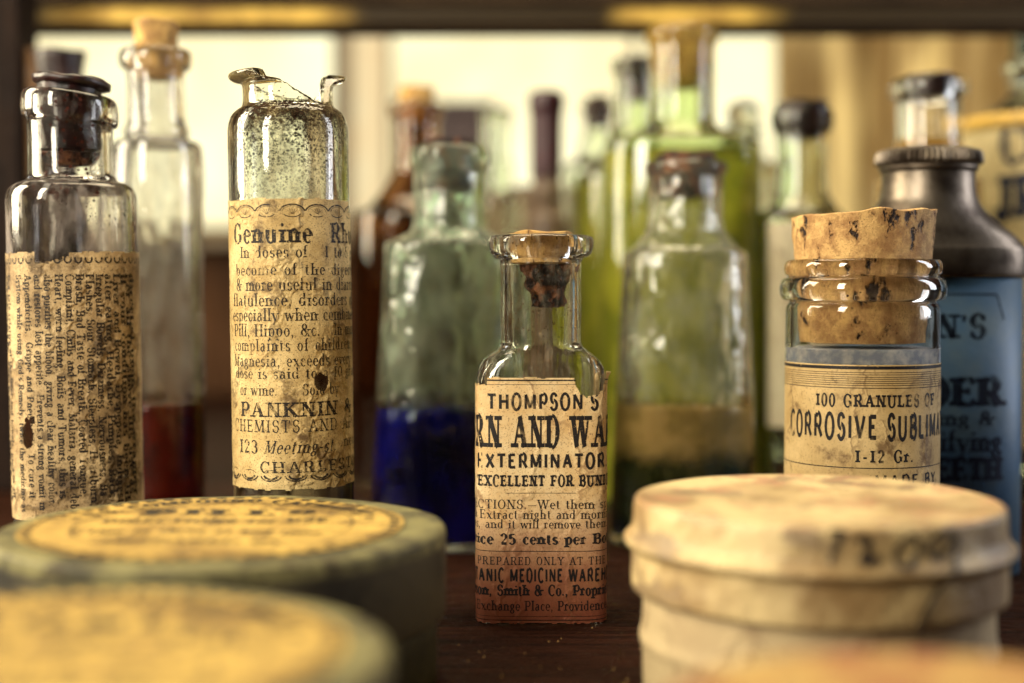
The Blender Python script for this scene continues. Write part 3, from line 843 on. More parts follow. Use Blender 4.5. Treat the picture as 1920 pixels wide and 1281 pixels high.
# ---------------------------------------------------------------- 4. jar of granules
def granule_jar():
    d, r = 347., 18.45
    cx = 1617
    t = thing('granule_jar', 'wide-mouthed glass jar labelled CORROSIVE SUBLIMATE with a big pitted cork', 'jar', X(cx, d), d, rz='face')
    zz = lambda y: Z(y, d)
    prof = dict(body=[(0, r - 2, r - 2, 2), (.3, r - .3, r - .3, 2), (2.5, r, r, 2), (40, r, r, 2), (71.5, r, r, 2), (73.3, r - .2, r - .2, 2), (74.2, r - .9, r - .9, 2)],
                lip=[(74.5, r - .9, r - .9, 2), (74.8, 19.4, 19.4, 2), (77.3, 20.1, 20.1, 2), (79.9, 19.3, 19.3, 2), (80.2, 17.9, 17.9, 2), (80.7, 17.9, 17.9, 2), (81.1, 18.7, 18.7, 2), (83, 18.9, 18.9, 2), (84.3, 18.3, 18.3, 2), (84.5, 17.6, 17.6, 2)], bore=16.1)
    rg, inn = shell(prof, 1.7, 4., it=2)
    mod = lambda x, y, z, th: (x, y, z + (.25 * noise.noise(Vector((x * .1, y * .1, 5))) if z > 70 else 0))
    G = m_glass('jar_glass', (.975, .97, .93), .3, .12, .5, specks=[(.6, .22, .56, (.06, .03, .02), 70, 76)])
    mesh_obj('glass_body', *loft(rg, 128, mod), G, t)
    cork(t, 64.3, 95.6, 14.9, 17.1, CORK_PALE, .45, 4, tilt=.045, crumble=.5)
    gr = loft(fill_rings(inn, 63.2), 96)
    mesh_obj('granules', *gr, m_plain('grey_granules', (.30, .33, .42), .8, (.70, .69, .66), .35, bump=.8), t)
    sf = Surf(r, r, 2)
    df = d - r + .5
    pf = lambda y: Z(y, df)
    k = df / F_PX
    zt_, zb_ = pf(684), 12.
    def sxx(px): return r * math.asin(max(-.98, min(.98, (px - cx) * k / r)))
    keep = lambda s, z: z < zt_ + .12 * nz(s, 0, .3, 2)
    M = m_paper('granule_label_paper', (.74, .53, .25), (.50, .33, .13), (.14, .07, .03), .56, .5, coat=.5, bump=.35)
    lab = label_grid('label', sf, -30, 30, zb_, zt_ + 1, keep, M, t, .35, .07)
    A = Art()
    A.rule(-29, 29, pf(690), .75)
    for i, y in enumerate((699, 703, 707.5, 711, 715, 719, 723, 728)):
        A.rule(-29, 29, pf(y), .13 if i < 7 else .18)
    A.text('100 GRANULES OF', sxx(1532), 20.4, pf(752), 22 * k, thick=19, thin=12, track=16)
    A.text('CORROSIVE SUBLIMATE', sxx(1483), 30, pf(801), 42 * k, serif=False, thick=19, track=14)
    A.text('1-12 Gr.', sxx(1605), sxx(1712), pf(856), 22 * k, thick=19, thin=10, track=16)
    A.rule(-29, 29, pf(878), .22)
    A.text('MADE BY', 3, 21.5, pf(901), 20 * k, serif=False, thick=16, track=14)
    A.text('THE CHEMIST COMPANY', -16, 22, pf(935), 20 * k, serif=False, thick=16, track=14)
    A.build('lettering', sf, INK, lab, .12, keep)
granule_jar()

# ---------------------------------------------------------------- 5. blue powder tin
def powder_tin():
    d = 393.
    cx = 1738
    k = d / F_PX
    t = thing('powder_tin', 'blue tooth powder tin with dull metal shoulder and ribbed cap, behind the cork jar', 'tin', X(cx, d), d)
    zz = lambda y: Z(y, d)
    a, b, n = 168 * k, 17., 2.8
    ra = 90 * k
    body = [(.05, a - .7, b - .7, n), (.4, a, b, n), (30, a, b, n), (zz(522), a, b, n)]
    mesh_obj('tin_body', *loft(body, 112), m_plain('blue_tin_paint', (.042, .105, .19), .5, (.075, .125, .165), .08, metallic=.1, bump=.5), t)
    MT = m_plain('dull_tin_metal', (.19, .155, .12), .40, (.07, .052, .04), .12, metallic=.9, bump=.5)
    sh = chaikin([(zz(521), a + .3, b + .3, n), (zz(516), a + .8, b + .8, n), (zz(470), a + .8, b + .8, n), (zz(462), a + .2, b, n), (zz(440), a * .9, b * .95, 2.6), (zz(420), a * .74, b * .9, 2.3), (zz(390), ra * 1.08, ra * 1.02, 2), (zz(372), ra * .97, ra * .97, 2), (zz(340), ra * .94, ra * .94, 2), (zz(326), ra * .94, ra * .94, 2)], 3)
    mesh_obj('shoulder', *loft(sh, 112), MT, t)
    def knurl(x, y, z, th):
        f = 1 + (.03 * math.cos(th * 60) if zz(310) < z < zz(284) else 0)
        return (x * f, y * f, z)
    cp = chaikin([(zz(325), ra * .94, ra * .94, 2), (zz(321), ra * 1.0, ra * 1.0, 2), (zz(312), ra * 1.0, ra * 1.0, 2), (zz(309), ra * 1.06, ra * 1.06, 2), (zz(303), ra * 1.07, ra * 1.07, 2), (zz(288), ra * 1.05, ra * 1.05, 2), (zz(283), ra * .99, ra * .99, 2), (zz(279), ra * .8, ra * .8, 2)], 2)
    mesh_obj('cap', *loft(cp, 504, knurl), MT, t, autosharp=60)
    sf = Surf(a, b, n)
    A = Art()
    s_of = lambda px: X(px, d - b) - X(cx, d)
    pf = lambda y: Z(y, d - b)
    h = (d - b) / F_PX
    A.rule(-30, s_of(1872), pf(552), .5)
    for i in range(8):
        A.p.append(([(s_of(1872) + i * .28, pf(552) - i * .85), (s_of(1872) + i * .28 + .35, pf(552) - i * .85), (s_of(1872) + (i + 1) * .28 + .35, pf(552) - (i + 1) * .85), (s_of(1872) + (i + 1) * .28, pf(552) - (i + 1) * .85)], 2))
    A.text("BROWN'S", s_of(1560), s_of(1852), pf(612), 44 * h, thick=22, thin=9)
    A.text('POWDER', s_of(1545), s_of(1888), pf(735), 52 * h, thick=26, thin=12)
    A.text('For Cleaning &', s_of(1560), s_of(1870), pf(785), 26 * h, thick=16, thin=8)
    A.text('Beautifying', s_of(1640), s_of(1888), pf(828), 38 * h, thick=18, thin=7)
    A.text('THE TEETH', s_of(1600), s_of(1888), pf(880), 42 * h, thick=26, thin=12)
    A.build('lettering', sf, INK_BLUE, t, .08, None)
powder_tin()

# ---------------------------------------------------------------- 6. pill boxes at the front
M_SIDE = m_paper('dark_box_side', (.06, .06, .03), (.03, .028, .018), (.02, .014, .01), .58, .2, scale=.8)
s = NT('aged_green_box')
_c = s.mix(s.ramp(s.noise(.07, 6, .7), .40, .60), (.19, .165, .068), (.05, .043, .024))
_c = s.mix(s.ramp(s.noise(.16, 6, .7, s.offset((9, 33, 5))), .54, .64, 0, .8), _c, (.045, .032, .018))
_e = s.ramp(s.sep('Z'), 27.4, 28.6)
_wall_shade = s.mix(s.ramp(s.noise(.05, 6, .65, s.offset((70, 3, 5))), .40, .60), (.062, .050, .028), (.022, .018, .012))  # lid wall darkened in the colour to stand for shade below the top
s.set(Base_Color=s.mix(_e, _wall_shade, _c), Roughness=.6)
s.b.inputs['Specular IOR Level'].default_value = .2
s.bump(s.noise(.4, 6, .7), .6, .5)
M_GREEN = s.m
M_YEL = m_paper('yellow_box_label', (.56, .365, .085), (.23, .135, .035), (.07, .035, .014), .50, .5, scale=.9)

def ring_art(A, txt, R, cx, cyy, a0, a1, h, **kw):
    """text round a circle (degrees, clockwise from a0 to a1), tops outwards"""
    p, wd = text_polys(txt, h, **kw)
    for poly, si in p:
        q = []
        for u, v in poly:
            th = math.radians(a0 + (a1 - a0) * u / wd)
            q.append((cx + (R + v) * math.cos(th), cyy + (R + v) * math.sin(th)))
        A.p.append((q, si))

def pill_box(label, x, d, r, h, lid_h, lx, lr, words, side=M_SIDE):
    t = thing('pill_box', label, 'box', x, d, group=None)
    mesh_obj('box_body', *loft(chaikin([(0.02, r - 2.2, r - 2.2, 2), (.6, r - 1.6, r - 1.6, 2), (h - lid_h + 1, r - 1.6, r - 1.6, 2)], 1), 128), side, t)
    w = lambda x, y, z, th: (x * (1 + .003 * math.sin(3 * th + 1)), y * (1 + .003 * math.sin(3 * th + 1)), z + (.35 * noise.noise(Vector((x * .05, y * .05, 2))) if z > h - 2 else 0))
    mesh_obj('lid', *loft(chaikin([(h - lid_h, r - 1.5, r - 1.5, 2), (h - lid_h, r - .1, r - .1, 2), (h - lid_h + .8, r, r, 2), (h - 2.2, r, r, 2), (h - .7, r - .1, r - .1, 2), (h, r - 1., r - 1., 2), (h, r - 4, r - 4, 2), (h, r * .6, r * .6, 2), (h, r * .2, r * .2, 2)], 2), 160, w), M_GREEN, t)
    # round label disc, printed
    V, Fc = [(lx, 0, h + .42)], []
    NR, NA = 18, 96
    def zz(u, v): return h + .30 + .35 * noise.noise(Vector((u * .05, v * .05, 2)))
    V[0] = (lx, 0, zz(lx, 0))
    for i in range(1, NR + 1):
        for k in range(NA):
            a = 2 * math.pi * k / NA
            rr = lr * i / NR * (1 + (.012 * nz(math.cos(a) * 3, math.sin(a) * 3, 1, 3) if i == NR else 0))
            V.append((lx + rr * math.cos(a), rr * math.sin(a), zz(lx + rr * math.cos(a), rr * math.sin(a))))
    for k in range(NA): Fc.append((0, 1 + k, 1 + (k + 1) % NA))
    for i in range(NR - 1):
        for k in range(NA):
            a, b = 1 + i * NA, 1 + (i + 1) * NA
            Fc.append((a + k, b + k, b + (k + 1) % NA, a + (k + 1) % NA))
    lab = mesh_obj('label', V, Fc, M_YEL, t)
    A = Art()
    ns = 58
    for i in range(ns):
        th = 360 * i / ns
        ring_art(A, '*', lr * .905, lx, 0, th + 2.5, th - 2.5, 3.7, thick=11, thin=11)
    ring_art(A, words[0], lr * .775, lx, 0, 168, 12, 3.7, thick=24, thin=14, track=14)
    for i in range(64):
        a0 = i * 360 / 64
        A.arc(lx, 0, lr * .73, lr * .73, a0, a0 + 5.6, .35, 1)
    def row(txt, y, hh, wd, **kw):
        p, w0 = text_polys(txt, hh, **kw)
        for poly, si in p: A.p.append(([(lx - wd / 2 + u * wd / w0, y - hh / 2 + v) for u, v in poly], si))
    row(words[1], lr * .42, 6., lr * .95, thick=26, thin=14, track=30)
    row(words[2], lr * .12, 4.6, lr * 1.25, thick=22, thin=12, track=14)
    row(words[3], -lr * .22, 4., lr * 1.2, thick=20, thin=10)
    row(words[4], -lr * .50, 3.2, lr * .9, thick=20, thin=10)
    A.build('lettering', lambda u, v, o: (u, v, zz(u, v) + o), m_ink('box_ink', (.018, .012, .008), .38, .8), lab, .06)
    return t
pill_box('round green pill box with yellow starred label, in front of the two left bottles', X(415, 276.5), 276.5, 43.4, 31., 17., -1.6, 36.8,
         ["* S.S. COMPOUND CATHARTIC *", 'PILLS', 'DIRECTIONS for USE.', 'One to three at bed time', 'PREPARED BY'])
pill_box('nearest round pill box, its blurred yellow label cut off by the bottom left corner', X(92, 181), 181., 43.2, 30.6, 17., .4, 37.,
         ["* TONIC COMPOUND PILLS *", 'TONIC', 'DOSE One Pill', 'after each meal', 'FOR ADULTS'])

def cream_box(label, x, d, r, h, lid_h, M_lid, M_body, M_top=None, num=True):
    t = thing('ointment_box', label, 'box', x, d, rz='face')
    hb = h - lid_h
    w = lambda x, y, z, th: (x * (1 + .004 * math.sin(2 * th + 1)), y * (1 + .004 * math.sin(2 * th + 1)), z + .35 * noise.noise(Vector((x * .04, y * .04, z * .01))))
    body = chaikin([(.4, r - 3, r - 3, 2), (.9, r - 2.2, r - 2.2, 2), (hb * .45, r - 2.2, r - 2.2, 2), (hb * .55, r - 1.3, r - 1.3, 2), (hb * .66, r - 2.2, r - 2.2, 2), (hb + 1, r - 2.2, r - 2.2, 2)], 2)
    mesh_obj('box_body', *loft(body, 128, w), M_body, t)
    lid = chaikin([(hb, r - 2, r - 2, 2), (hb, r - .2, r - .2, 2), (hb + 1, r, r, 2), (hb + lid_h * .40, r - .1, r - .1, 2), (hb + lid_h * .46, r + .1, r + .1, 2), (hb + lid_h * .53, r + 1.9, r + 1.9, 2),
                   (hb + lid_h * .62, r + .2, r + .2, 2), (hb + lid_h * .70, r - .3, r - .3, 2), (h - 1.6, r - .4, r - .4, 2), (h - .4, r - .7, r - .7, 2), (h, r - 1.8, r - 1.8, 2), (h - .4, r - 4, r - 4, 2), (h - .6, r * .5, r * .5, 2), (h - .6, r * .15, r * .15, 2)], 2)
    L = mesh_obj('lid', *loft(lid, 160, w), M_lid, t)
    return t, L

s = NT('cream_lid')
base = s.mix(s.ramp(s.noise(.03, 5, .65), .38, .62), (.62, .46, .22), (.26, .155, .06))
st1 = s.ramp(s.noise(.055, 6, .65, s.stretch((1, 1, 2.2))), .54, .60, 0, .8)
base = s.mix(st1, base, (.20, .13, .07))
topz = s.ramp(s.sep('Z'), 37.0, 37.6)
rd = s.math('MULTIPLY', topz, s.ramp(s.noise(.09, 5, .7, s.offset((3, 22, 4))), .50, .60, 0, .75))
base = s.mix(rd, base, (.40, .19, .10))
s.set(Base_Color=base, Roughness=.5)
s.bump(s.math('ADD', s.noise(.3, 5, .6), s.math('MULTIPLY', s.noise(.05, 4, .6), 3.)), .7, .8)
M_CREAM = s.m
M_CREAM_B = m_paper('cream_body', (.58, .44, .24), (.38, .27, .15), (.20, .12, .06), .55, .2, scale=.7)
t, L = cream_box('large cream ointment box with red-stained lid and pencilled 1209, in front of the cork jar', X(1533, 268), 268., 34.7, 38., 17.4, M_CREAM, M_CREAM_B)
# pencilled number on the lid wall
def handwriting():
    A = Art()
    def poly(pts, wd):
        pts = chaikin(pts, 2)
        for i, (p, q) in enumerate(zip(pts, pts[1:])):
            Ln = math.hypot(q[0] - p[0], q[1] - p[1]) or 1
            nx, ny = -(q[1] - p[1]) / Ln * wd / 2, (q[0] - p[0]) / Ln * wd / 2
            A.p.append(([(p[0] - nx, p[1] - ny), (q[0] - nx, q[1] - ny), (q[0] + nx, q[1] + ny), (p[0] + nx, p[1] + ny)], i % 7))
    df = 233.3
    def S(px, py):
        if py < 1060: py = 1056 + (py - 1056) * 1.25
        x = (px - 1534.7) / F_PX * 238
        return (34.7 * math.asin(max(-.98, min(.98, x / 34.7))), Z(py, df + 34.7 * (1 - math.cos(math.asin(max(-.98, min(.98, x / 34.7)))))))
    W = 1.05
    poly([S(1578, 1008), S(1572, 1030), S(1561, 1056)], .9)
    poly([S(1560, 1010), S(1576, 1004), S(1590, 1014)], .7)
    poly([S(1607, 1022), S(1622, 1012), S(1634, 1024), S(1624, 1042), S(1612, 1052), S(1630, 1053), S(1652, 1046)], W)
    poly([S(1704, 1012), S(1680, 1030), S(1676, 1056), S(1702, 1058), S(1724, 1034), S(1718, 1010), S(1700, 1014)], .8)
    poly([S(1792, 1004), S(1756, 1006), S(1736, 1030), S(1748, 1046), S(1776, 1032), S(1802, 1000), S(1784, 1052), S(1764, 1082), S(1742, 1120), S(1728, 1150), S(1722, 1178)], .95)
    sf = Surf(34.7, 34.7, 2)
    hb, lh = 20.6, 17.4
    def bul(v):
        f = (v - hb) / lh
        return .35 + 1.6 * math.exp(-((f - .53) / .08) ** 2) + (-.35 if f > .66 else 0)
    s2 = m_ink('pencil_mark', (.014, .013, .016), .15, .9)
    A.build('pencil_number', lambda u, v, o: sf(u, v, o + bul(v)), s2, L, .05)
handwriting()
M_OCHRE = m_paper('ochre_lid', (.44, .28, .085), (.24, .09, .03), (.22, .04, .025), .46, .2, scale=.6)
cream_box('ochre and red ointment box nearest the camera, only its lid top showing at bottom right', X(1790, 148), 148., 31.5, 31.6, 15., M_OCHRE, M_CREAM_B)

# ---------------------------------------------------------------- 7. bottles behind
def simple_bottle(name, label, px, d, hw, z_sh, nhw, z_nb, lhw, z_lb, z_lt, glass, cat='bottle', hw_top=None, n=2., depth=None, wall=2., liquid=None, stopper=None, group=None, sh_round=4., wob=.15, lip_round=True):
    """all half widths in photo pixels at depth d; z in mm"""
    k = d / F_PX
    a0 = hw * k; a1 = (hw_top or hw) * k
    b0 = (depth or a0); b1 = b0 * a1 / a0
    nk, lp = nhw * k, lhw * k
    t = thing(name, label, cat, X(px, d), d, rz='face', group=group)
    body = [(0, a0 - 2, b0 - 2, n), (.2, a0 - .3, b0 - .3, n), (2.5, a0, b0, n)]
    for f in (.25, .5, .75): body.append((2.5 + (z_sh - sh_round - 2.5) * f, a0 + (a1 - a0) * f, b0 + (b1 - b0) * f, n))
    body += [(z_sh - sh_round, a1, b1, n), (z_sh - sh_round * .35, a1 - .1, b1 - .1, n), (z_sh - sh_round * .12, a1 - .7, b1 - .7, n), (z_sh, a1 - sh_round * .5, b1 - sh_round * .5, (n + 2) / 2), (z_nb - sh_round * .2, nk + 1.6, min(nk + 1.6, b1), 2), (z_nb + 1, nk, nk, 2), (z_lb - 2, nk, nk, 2)]
    lt = z_lt - z_lb
    lip = [(z_lb, nk, nk, 2), (z_lb + lt * .12, lp * .95, lp * .95, 2), (z_lb + lt * .45, lp, lp, 2), (z_lt - lt * .2, lp * .99, lp * .99, 2), (z_lt, lp * .9, lp * .9, 2), (z_lt + .05, nk * .95, nk * .95, 2)]
    bore = max(nk - wall, 2.)
    rg, inn = shell(dict(body=body, lip=lip, bore=bore), wall, 2.5)
    mod = lambda x, y, z, th: (x + wob * noise.noise(Vector((x * .1, y * .1, z * .08))), y, z)
    mesh_obj('glass_body', *loft(rg, 80, mod), glass, t)
    if liquid:
        for i, (z1, m) in enumerate(liquid):
            rr = fill_rings(inn, z1)
            if i:
                zp = liquid[i - 1][0] + .1
                rr = [p for p in rr if p[0] > zp]
                if rr: rr = [(zp, rr[0][1] - .02, rr[0][2] - .02, rr[0][3])] + rr
            mesh_obj('liquid' if i == 0 else 'upper_liquid', *loft(rr, 80), m, t)
    if stopper:
        z0, z1, rf, m = stopper[:4]
        cork(t, z0, z1, bore - .15, rf * k, m, .4, px % 7, name='cork', crumble=.4)
    return t

def m_liquid(name, c, c2=None, trans=.5, rough=.1, lo=.4, hi=.6, scale=.1):
    s = NT(name)
    s.set(Base_Color=s.mix(s.ramp(s.noise(scale, 4, .6), lo, hi), c, c2 or c), Roughness=rough, IOR=1.33)
    s.b.inputs['Transmission Weight'].default_value = trans
    return s.m
Lq_blue = m_liquid('deep_blue_liquid', (.003, .003, .06), (.014, .016, .42), .68, .05, scale=.045)
Lq_red = m_liquid('dark_red_liquid', (.24, .018, .007), (.06, .005, .003), .65, scale=.07)

s = NT('settled_liquid')
_z = s.math('ADD', s.sep('Z'), s.math('MULTIPLY', s.math('SUBTRACT', s.noise(.12, 5, .65), .5), 14.))
s.set(Base_Color=s.mix(s.ramp(_z, 24., 32.), (.028, .034, .008), s.mix(s.ramp(s.noise(.09, 4, .6), .4, .6), (.62, .40, .14), (.36, .24, .07))), Roughness=.15, IOR=1.33)
s.b.inputs['Transmission Weight'].default_value = .38
Lq_sed = s.m
# red liquid bottle
d = 424
simple_bottle('tincture_bottle', 'tall clear bottle with a tan cork and dark red liquid in the bottom', 297, d, 84, Z(262, d), 52, Z(238, d), 66, Z(134, d), Z(94, d), G_GREY,
              liquid=[(Z(755, d), Lq_red)], stopper=(Z(150, d), Z(42, d), 40, CORK), sh_round=9, wob=.5, wall=2.2)
# blue liquid bottle
d = 432
simple_bottle('tincture_bottle', 'aqua glass bottle half full of deep blue liquid, left of the small labelled bottle', 843, d, 150, Z(452, d), 66, Z(432, d), 75, Z(322, d), Z(276, d), G_AQUA, hw_top=121, n=3.,
              liquid=[(Z(762, d), Lq_blue)], stopper=(Z(360, d), Z(262, d), 46, CORK_RED), sh_round=4.5, depth=20, wall=2.6)
# rippled bottle
d = 434
simple_bottle('tincture_bottle', 'rippled clear bottle with murky brown liquid over dark sediment, right of centre', 1284, d, 140, Z(468, d), 70, Z(436, d), 77, Z(330, d), Z(304, d), G_RIPPLE, hw_top=116, n=2.6,
              liquid=[(Z(757, d), Lq_sed)], stopper=(Z(372, d), Z(290, d), 56, CORK_RED), sh_round=5, depth=20, wall=2.6)
# green bottles
d = 510
simple_bottle('green_bottle', 'large olive green glass bottle with corked pale neck behind the rippled bottle', 1276, d, 152, Z(262, d), 60, Z(232, d), 70, Z(84, d), Z(56, d), G_GREEN, hw_top=146, n=3, depth=24,
              liquid=[(Z(292, d), m_liquid('olive_oil_liquid', (.74, .66, .10), (.38, .37, .06), .42, .05, scale=.06))], stopper=(Z(165, d), Z(50, d), 50, CORK), sh_round=9, wall=2.4)
d = 575
simple_bottle('green_bottle', 'pale green bottle with short corked neck, left of the large olive one', 1190, d, 112, Z(320, d), 38, Z(240, d), 44, Z(140, d), Z(112, d), G_LIME, n=2.4, depth=24,
              liquid=[(Z(345, d), m_liquid('dark_olive_liquid', (.66, .60, .10), (.36, .35, .06), .45, .05, scale=.04))], stopper=(Z(190, d), Z(108, d), 28, CORK_RED), sh_round=12, wall=2.2)
d = 640
simple_bottle('clear_bottle', 'clear rounded bottle with small brown cork far behind, beside the green bottles', 1120, d, 66, Z(300, d), 26, Z(252, d), 32, Z(214, d), Z(196, d), G_BACK,
              stopper=(Z(240, d), Z(180, d), 22, CORK_RED), sh_round=14)
# amber bottle
d = 560
simple_bottle('amber_bottle', 'amber brown bottle with orange cork behind the aqua bottle', 782, d, 122, Z(390, d), 42, Z(318, d), 52, Z(222, d), Z(196, d), G_AMBER, n=2.4, depth=22,
              stopper=(Z(240, d), Z(164, d), 33, CORK), sh_round=14)
# maroon narrow bottle
d = 590
t = simple_bottle('sealed_bottle', 'narrow tan bottle with dark maroon sealed neck far behind the small centre bottle', 1024, d, 40, Z(400, d), 25, Z(352, d), 30, Z(200, d), Z(176, d), m_plain('tan_stoneware', (.20, .135, .085), .4, (.12, .08, .05), .05), sh_round=8)
kq = d / F_PX
mesh_obj('wax_seal', *loft(chaikin([(Z(335, d), 26 * kq + .2, 26 * kq + .2, 2), (Z(330, d), 27 * kq + .4, 27 * kq + .4, 2), (Z(212, d), 27 * kq + .4, 27 * kq + .4, 2), (Z(203, d), 31 * kq + .5, 31 * kq + .5, 2), (Z(180, d), 31 * kq + .5, 31 * kq + .5, 2), (Z(172, d), 27 * kq, 27 * kq, 2), (Z(170, d), 12 * kq, 12 * kq, 2)], 2), 64), m_plain('maroon_wax', (.055, .010, .016), .35, (.03, .006, .01), .1, bump=.4), t)
d = 650
simple_bottle('clear_bottle', 'slim clear bottle with a dark lip far behind the centre bottle', 930, d, 52, Z(360, d), 26, Z(300, d), 30, Z(226, d), Z(205, d), G_BACK, sh_round=10)
# dark block
M_DARKBOX = m_wood('dark_purple_wood', (.035, .02, .022), (.08, .05, .05), (.3, .3, .03), .5, .2)
db = thing('wooden_case', 'dark wooden case standing behind the amber and aqua bottles', 'box', X(830, 900), 900)
kk = 900 / F_PX
box_obj('case_body', M_DARKBOX, db, -88 * kk, 95 * kk, 0, 40, 0, Z(215, 900), 2)
box_obj('case_lid', M_DARKBOX, db, -92 * kk, 99 * kk, -2, 42, Z(215, 900) + .05, Z(190, 900), 2)
tc = thing('carton', 'plain tan carton standing behind the maroon bottle', 'carton', X(980, 700), 700)
kk = 700 / F_PX
M_TAN = m_plain('tan_card', (.24, .155, .095), .7, (.14, .09, .055), .03)
box_obj('carton_body', M_TAN, tc, -84 * kk, 84 * kk, 0, 26, 0, Z(356, 700), .8)
box_obj('carton_flap', M_TAN, tc, -85 * kk, 85 * kk, -1, 27, Z(356, 700) + .05, Z(348, 700), .8)

# right of centre: dark-lipped bottle
d = 500
t = simple_bottle('clear_bottle', 'clear square-shouldered bottle with dark stopper and white label, left of the cork jar', 1502, d, 78, Z(395, d), 48, Z(372, d), 58, Z(250, d), Z(205, d), G_BACK, n=3, sh_round=4,
                  stopper=(Z(262, d), Z(192, d), 48, CORK_BLACK))
k = d / F_PX
sf = Surf(78 * k, 78 * k, 3)
label_grid('label', sf, -12, 12, 30, Z(420, d), lambda s, z: True, m_paper('white_label', (.74, .66, .48), (.62, .52, .36)), t, .8, .1)
# pale bottle, glass ball added for a blurred spot of light
d = 600
t = simple_bottle('clear_bottle', 'pale bottle with glass ball added for a blurred light spot behind the olive green bottle', 1392, d, 62, Z(300, d), 30, Z(262, d), 36, Z(250, d), Z(238, d), G_BACK, sh_round=12)
k = d / F_PX
bl = chaikin([(Z(250, d), 5, 5, 2), (Z(238, d), 5, 5, 2), (Z(234, d), 26 * k, 26 * k, 2), (Z(215, d), 32 * k, 32 * k, 2), (Z(196, d), 26 * k, 26 * k, 2), (Z(190, d), 8 * k, 8 * k, 2)], 3)
mesh_obj('glint_ball', *loft(bl, 48), G_BACK, t)
# flared lip bottle behind the tin
d = 480
t = simple_bottle('clear_bottle', 'clear bottle with wide dark lip and amber dregs, rising behind the powder tin', 1738, d, 96, Z(330, d), 58, Z(290, d), 72, Z(188, d), Z(150, d), G_CLEAR, sh_round=10,
                  liquid=[(Z(262, d), m_liquid('amber_dregs', (.7, .42, .12), trans=.5))], stopper=(Z(178, d), Z(142, d), 44, CORK_BLACK))
# far right labelled jar
d = 540
k = d / F_PX
t = simple_bottle('apothecary_jar', 'large jar with ornate cream label and bold dark letters at the right edge', 1975, d, 165, Z(215, d), 80, Z(170, d), 95, Z(150, d), Z(110, d), G_BACK, sh_round=12)
sf = Surf(165 * k, 165 * k, 2)
lb = label_grid('label', sf, -48, 20, 20, Z(185 + 50, d - 30), lambda s, z: True, m_paper('ornate_cream_label', (.72, .60, .34), (.52, .40, .20), (.20, .16, .10), .56, .4, scale=.5), t, 1., .1)
A = Art()
kf = (d - 33) / F_PX
A.text('CHEM', -20, 22, Z(262, d - 33), 74 * kf, thick=26, thin=12)
A.text('JR', -22, -3, Z(365, d - 33), 80 * kf, thick=28, thin=14)
A.text('&CO', 0, 24, Z(365, d - 33), 80 * kf, thick=28, thin=14)
A.build('lettering', sf, INK_BLUE, lb, .3)
mesh_obj('gilt_border', *loft([(Z(232, d - 30), 165 * k + .2, 165 * k + .2, 2), (Z(232, d - 30) + .1, 165 * k + .45, 165 * k + .45, 2), (Z(205, d - 30), 165 * k + .45, 165 * k + .45, 2), (Z(205, d - 30) + .1, 165 * k + .2, 165 * k + .2, 2)], 96, cap0=False, cap1=False), M_GILT, t)
# dark green tall bottle at right edge
d = 660
simple_bottle('dark_green_bottle', 'tall very dark green bottle at the upper right edge', 1925, d, 60, Z(240, d), 30, Z(120, d), 34, Z(60, d), Z(30, d), m_glass('dark_green_glass', (.06, .13, .06), .3, .06, 1.), sh_round=14)
# dark stoppered bottle behind the left one
d = 500
simple_bottle('dark_bottle', 'nearly black bottle with bulbous dark stopper behind the black-corked bottle', 118, d, 64, Z(330, d), 38, Z(270, d), 54, Z(212, d), Z(180, d), m_glass('near_black_glass', (.06, .03, .03), .3, .06, 1.), sh_round=10,
              stopper=(Z(240, d), Z(96, d), 48, CORK_BLACK))

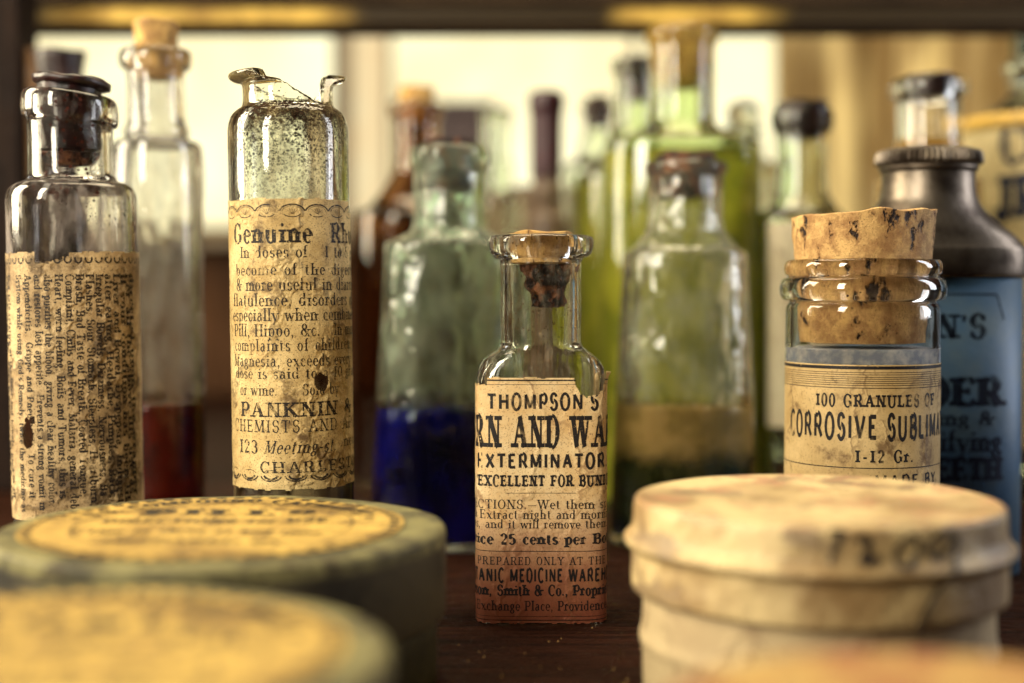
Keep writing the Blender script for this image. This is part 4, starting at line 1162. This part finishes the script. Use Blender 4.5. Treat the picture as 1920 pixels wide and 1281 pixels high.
# curtain on the right
def curtain():
    d0 = 940
    V, Fc = [], []
    NX, NZ = 160, 14
    x0, x1, z0, z1 = X(1450, d0), X(2060, d0), 20, Z(30, d0)
    for th in (0, 1.2):
        for j in range(NZ + 1):
            for i in range(NX + 1):
                u = i / NX
                y = 7 * noise.noise(Vector((u * 11, j * .04, 1))) * 2.2 + 2 * noise.noise(Vector((u * 37, j * .1, 4)))
                V.append((x0 + (x1 - x0) * u, y + th, z0 + (z1 - z0) * j / NZ))
    W_ = NX + 1
    for b in (0, (NZ + 1) * W_):
        for j in range(NZ):
            for i in range(NX):
                q = (b + j * W_ + i, b + j * W_ + i + 1, b + (j + 1) * W_ + i + 1, b + (j + 1) * W_ + i)
                Fc.append(q if b == 0 else q[::-1])
    s = NT('curtain_cloth')
    c = s.mix(s.ramp(s.noise(.035, 4, .55, s.stretch((1, 1, .18))), .38, .62), (.90, .80, .54), (.45, .34, .18))
    df = s.n('ShaderNodeBsdfDiffuse'); tr = s.n('ShaderNodeBsdfTranslucent')
    s.l(c, df.inputs[0]); s.l(c, tr.inputs[0])
    mx = s.n('ShaderNodeMixShader'); mx.inputs[0].default_value = .7
    s.l(df.outputs[0], mx.inputs[1]); s.l(tr.outputs[0], mx.inputs[2]); s.l(mx.outputs[0], s.out.inputs[0])
    o = mesh_obj('curtain', V, Fc, s.m)
    o.location = (0, Y(d0) * MM, 0)
    o['label'] = 'tan cloth curtain hanging in folds behind the jars on the right'
    o['category'] = 'curtain'
curtain()

# crumbs of cork and paper on the table
def crumbs():
    rnd = random.Random(5)
    V, Fc = [], []
    spots = [(rnd.gauss(10, 26), Y(rnd.uniform(255, 325)), rnd.uniform(.12, .35)) for _ in range(70)]
    for (x, y, r) in spots:
        b = len(V)
        for k in range(6):
            a = k * math.pi / 3
            V.append((x + r * rnd.uniform(.5, 1.2) * math.cos(a), y + r * rnd.uniform(.5, 1.2) * math.sin(a), .02))
        V.append((x, y, r * rnd.uniform(.5, .9)))
        for k in range(6): Fc.append((b + k, b + (k + 1) % 6, b + 6))
    o = mesh_obj('cork_crumbs', V, Fc, CORK, None, smooth=False)
    o['label'] = 'tiny crumbs of cork and dust scattered on the dark table'
    o['category'] = 'crumbs'
    o['kind'] = 'stuff'
crumbs()
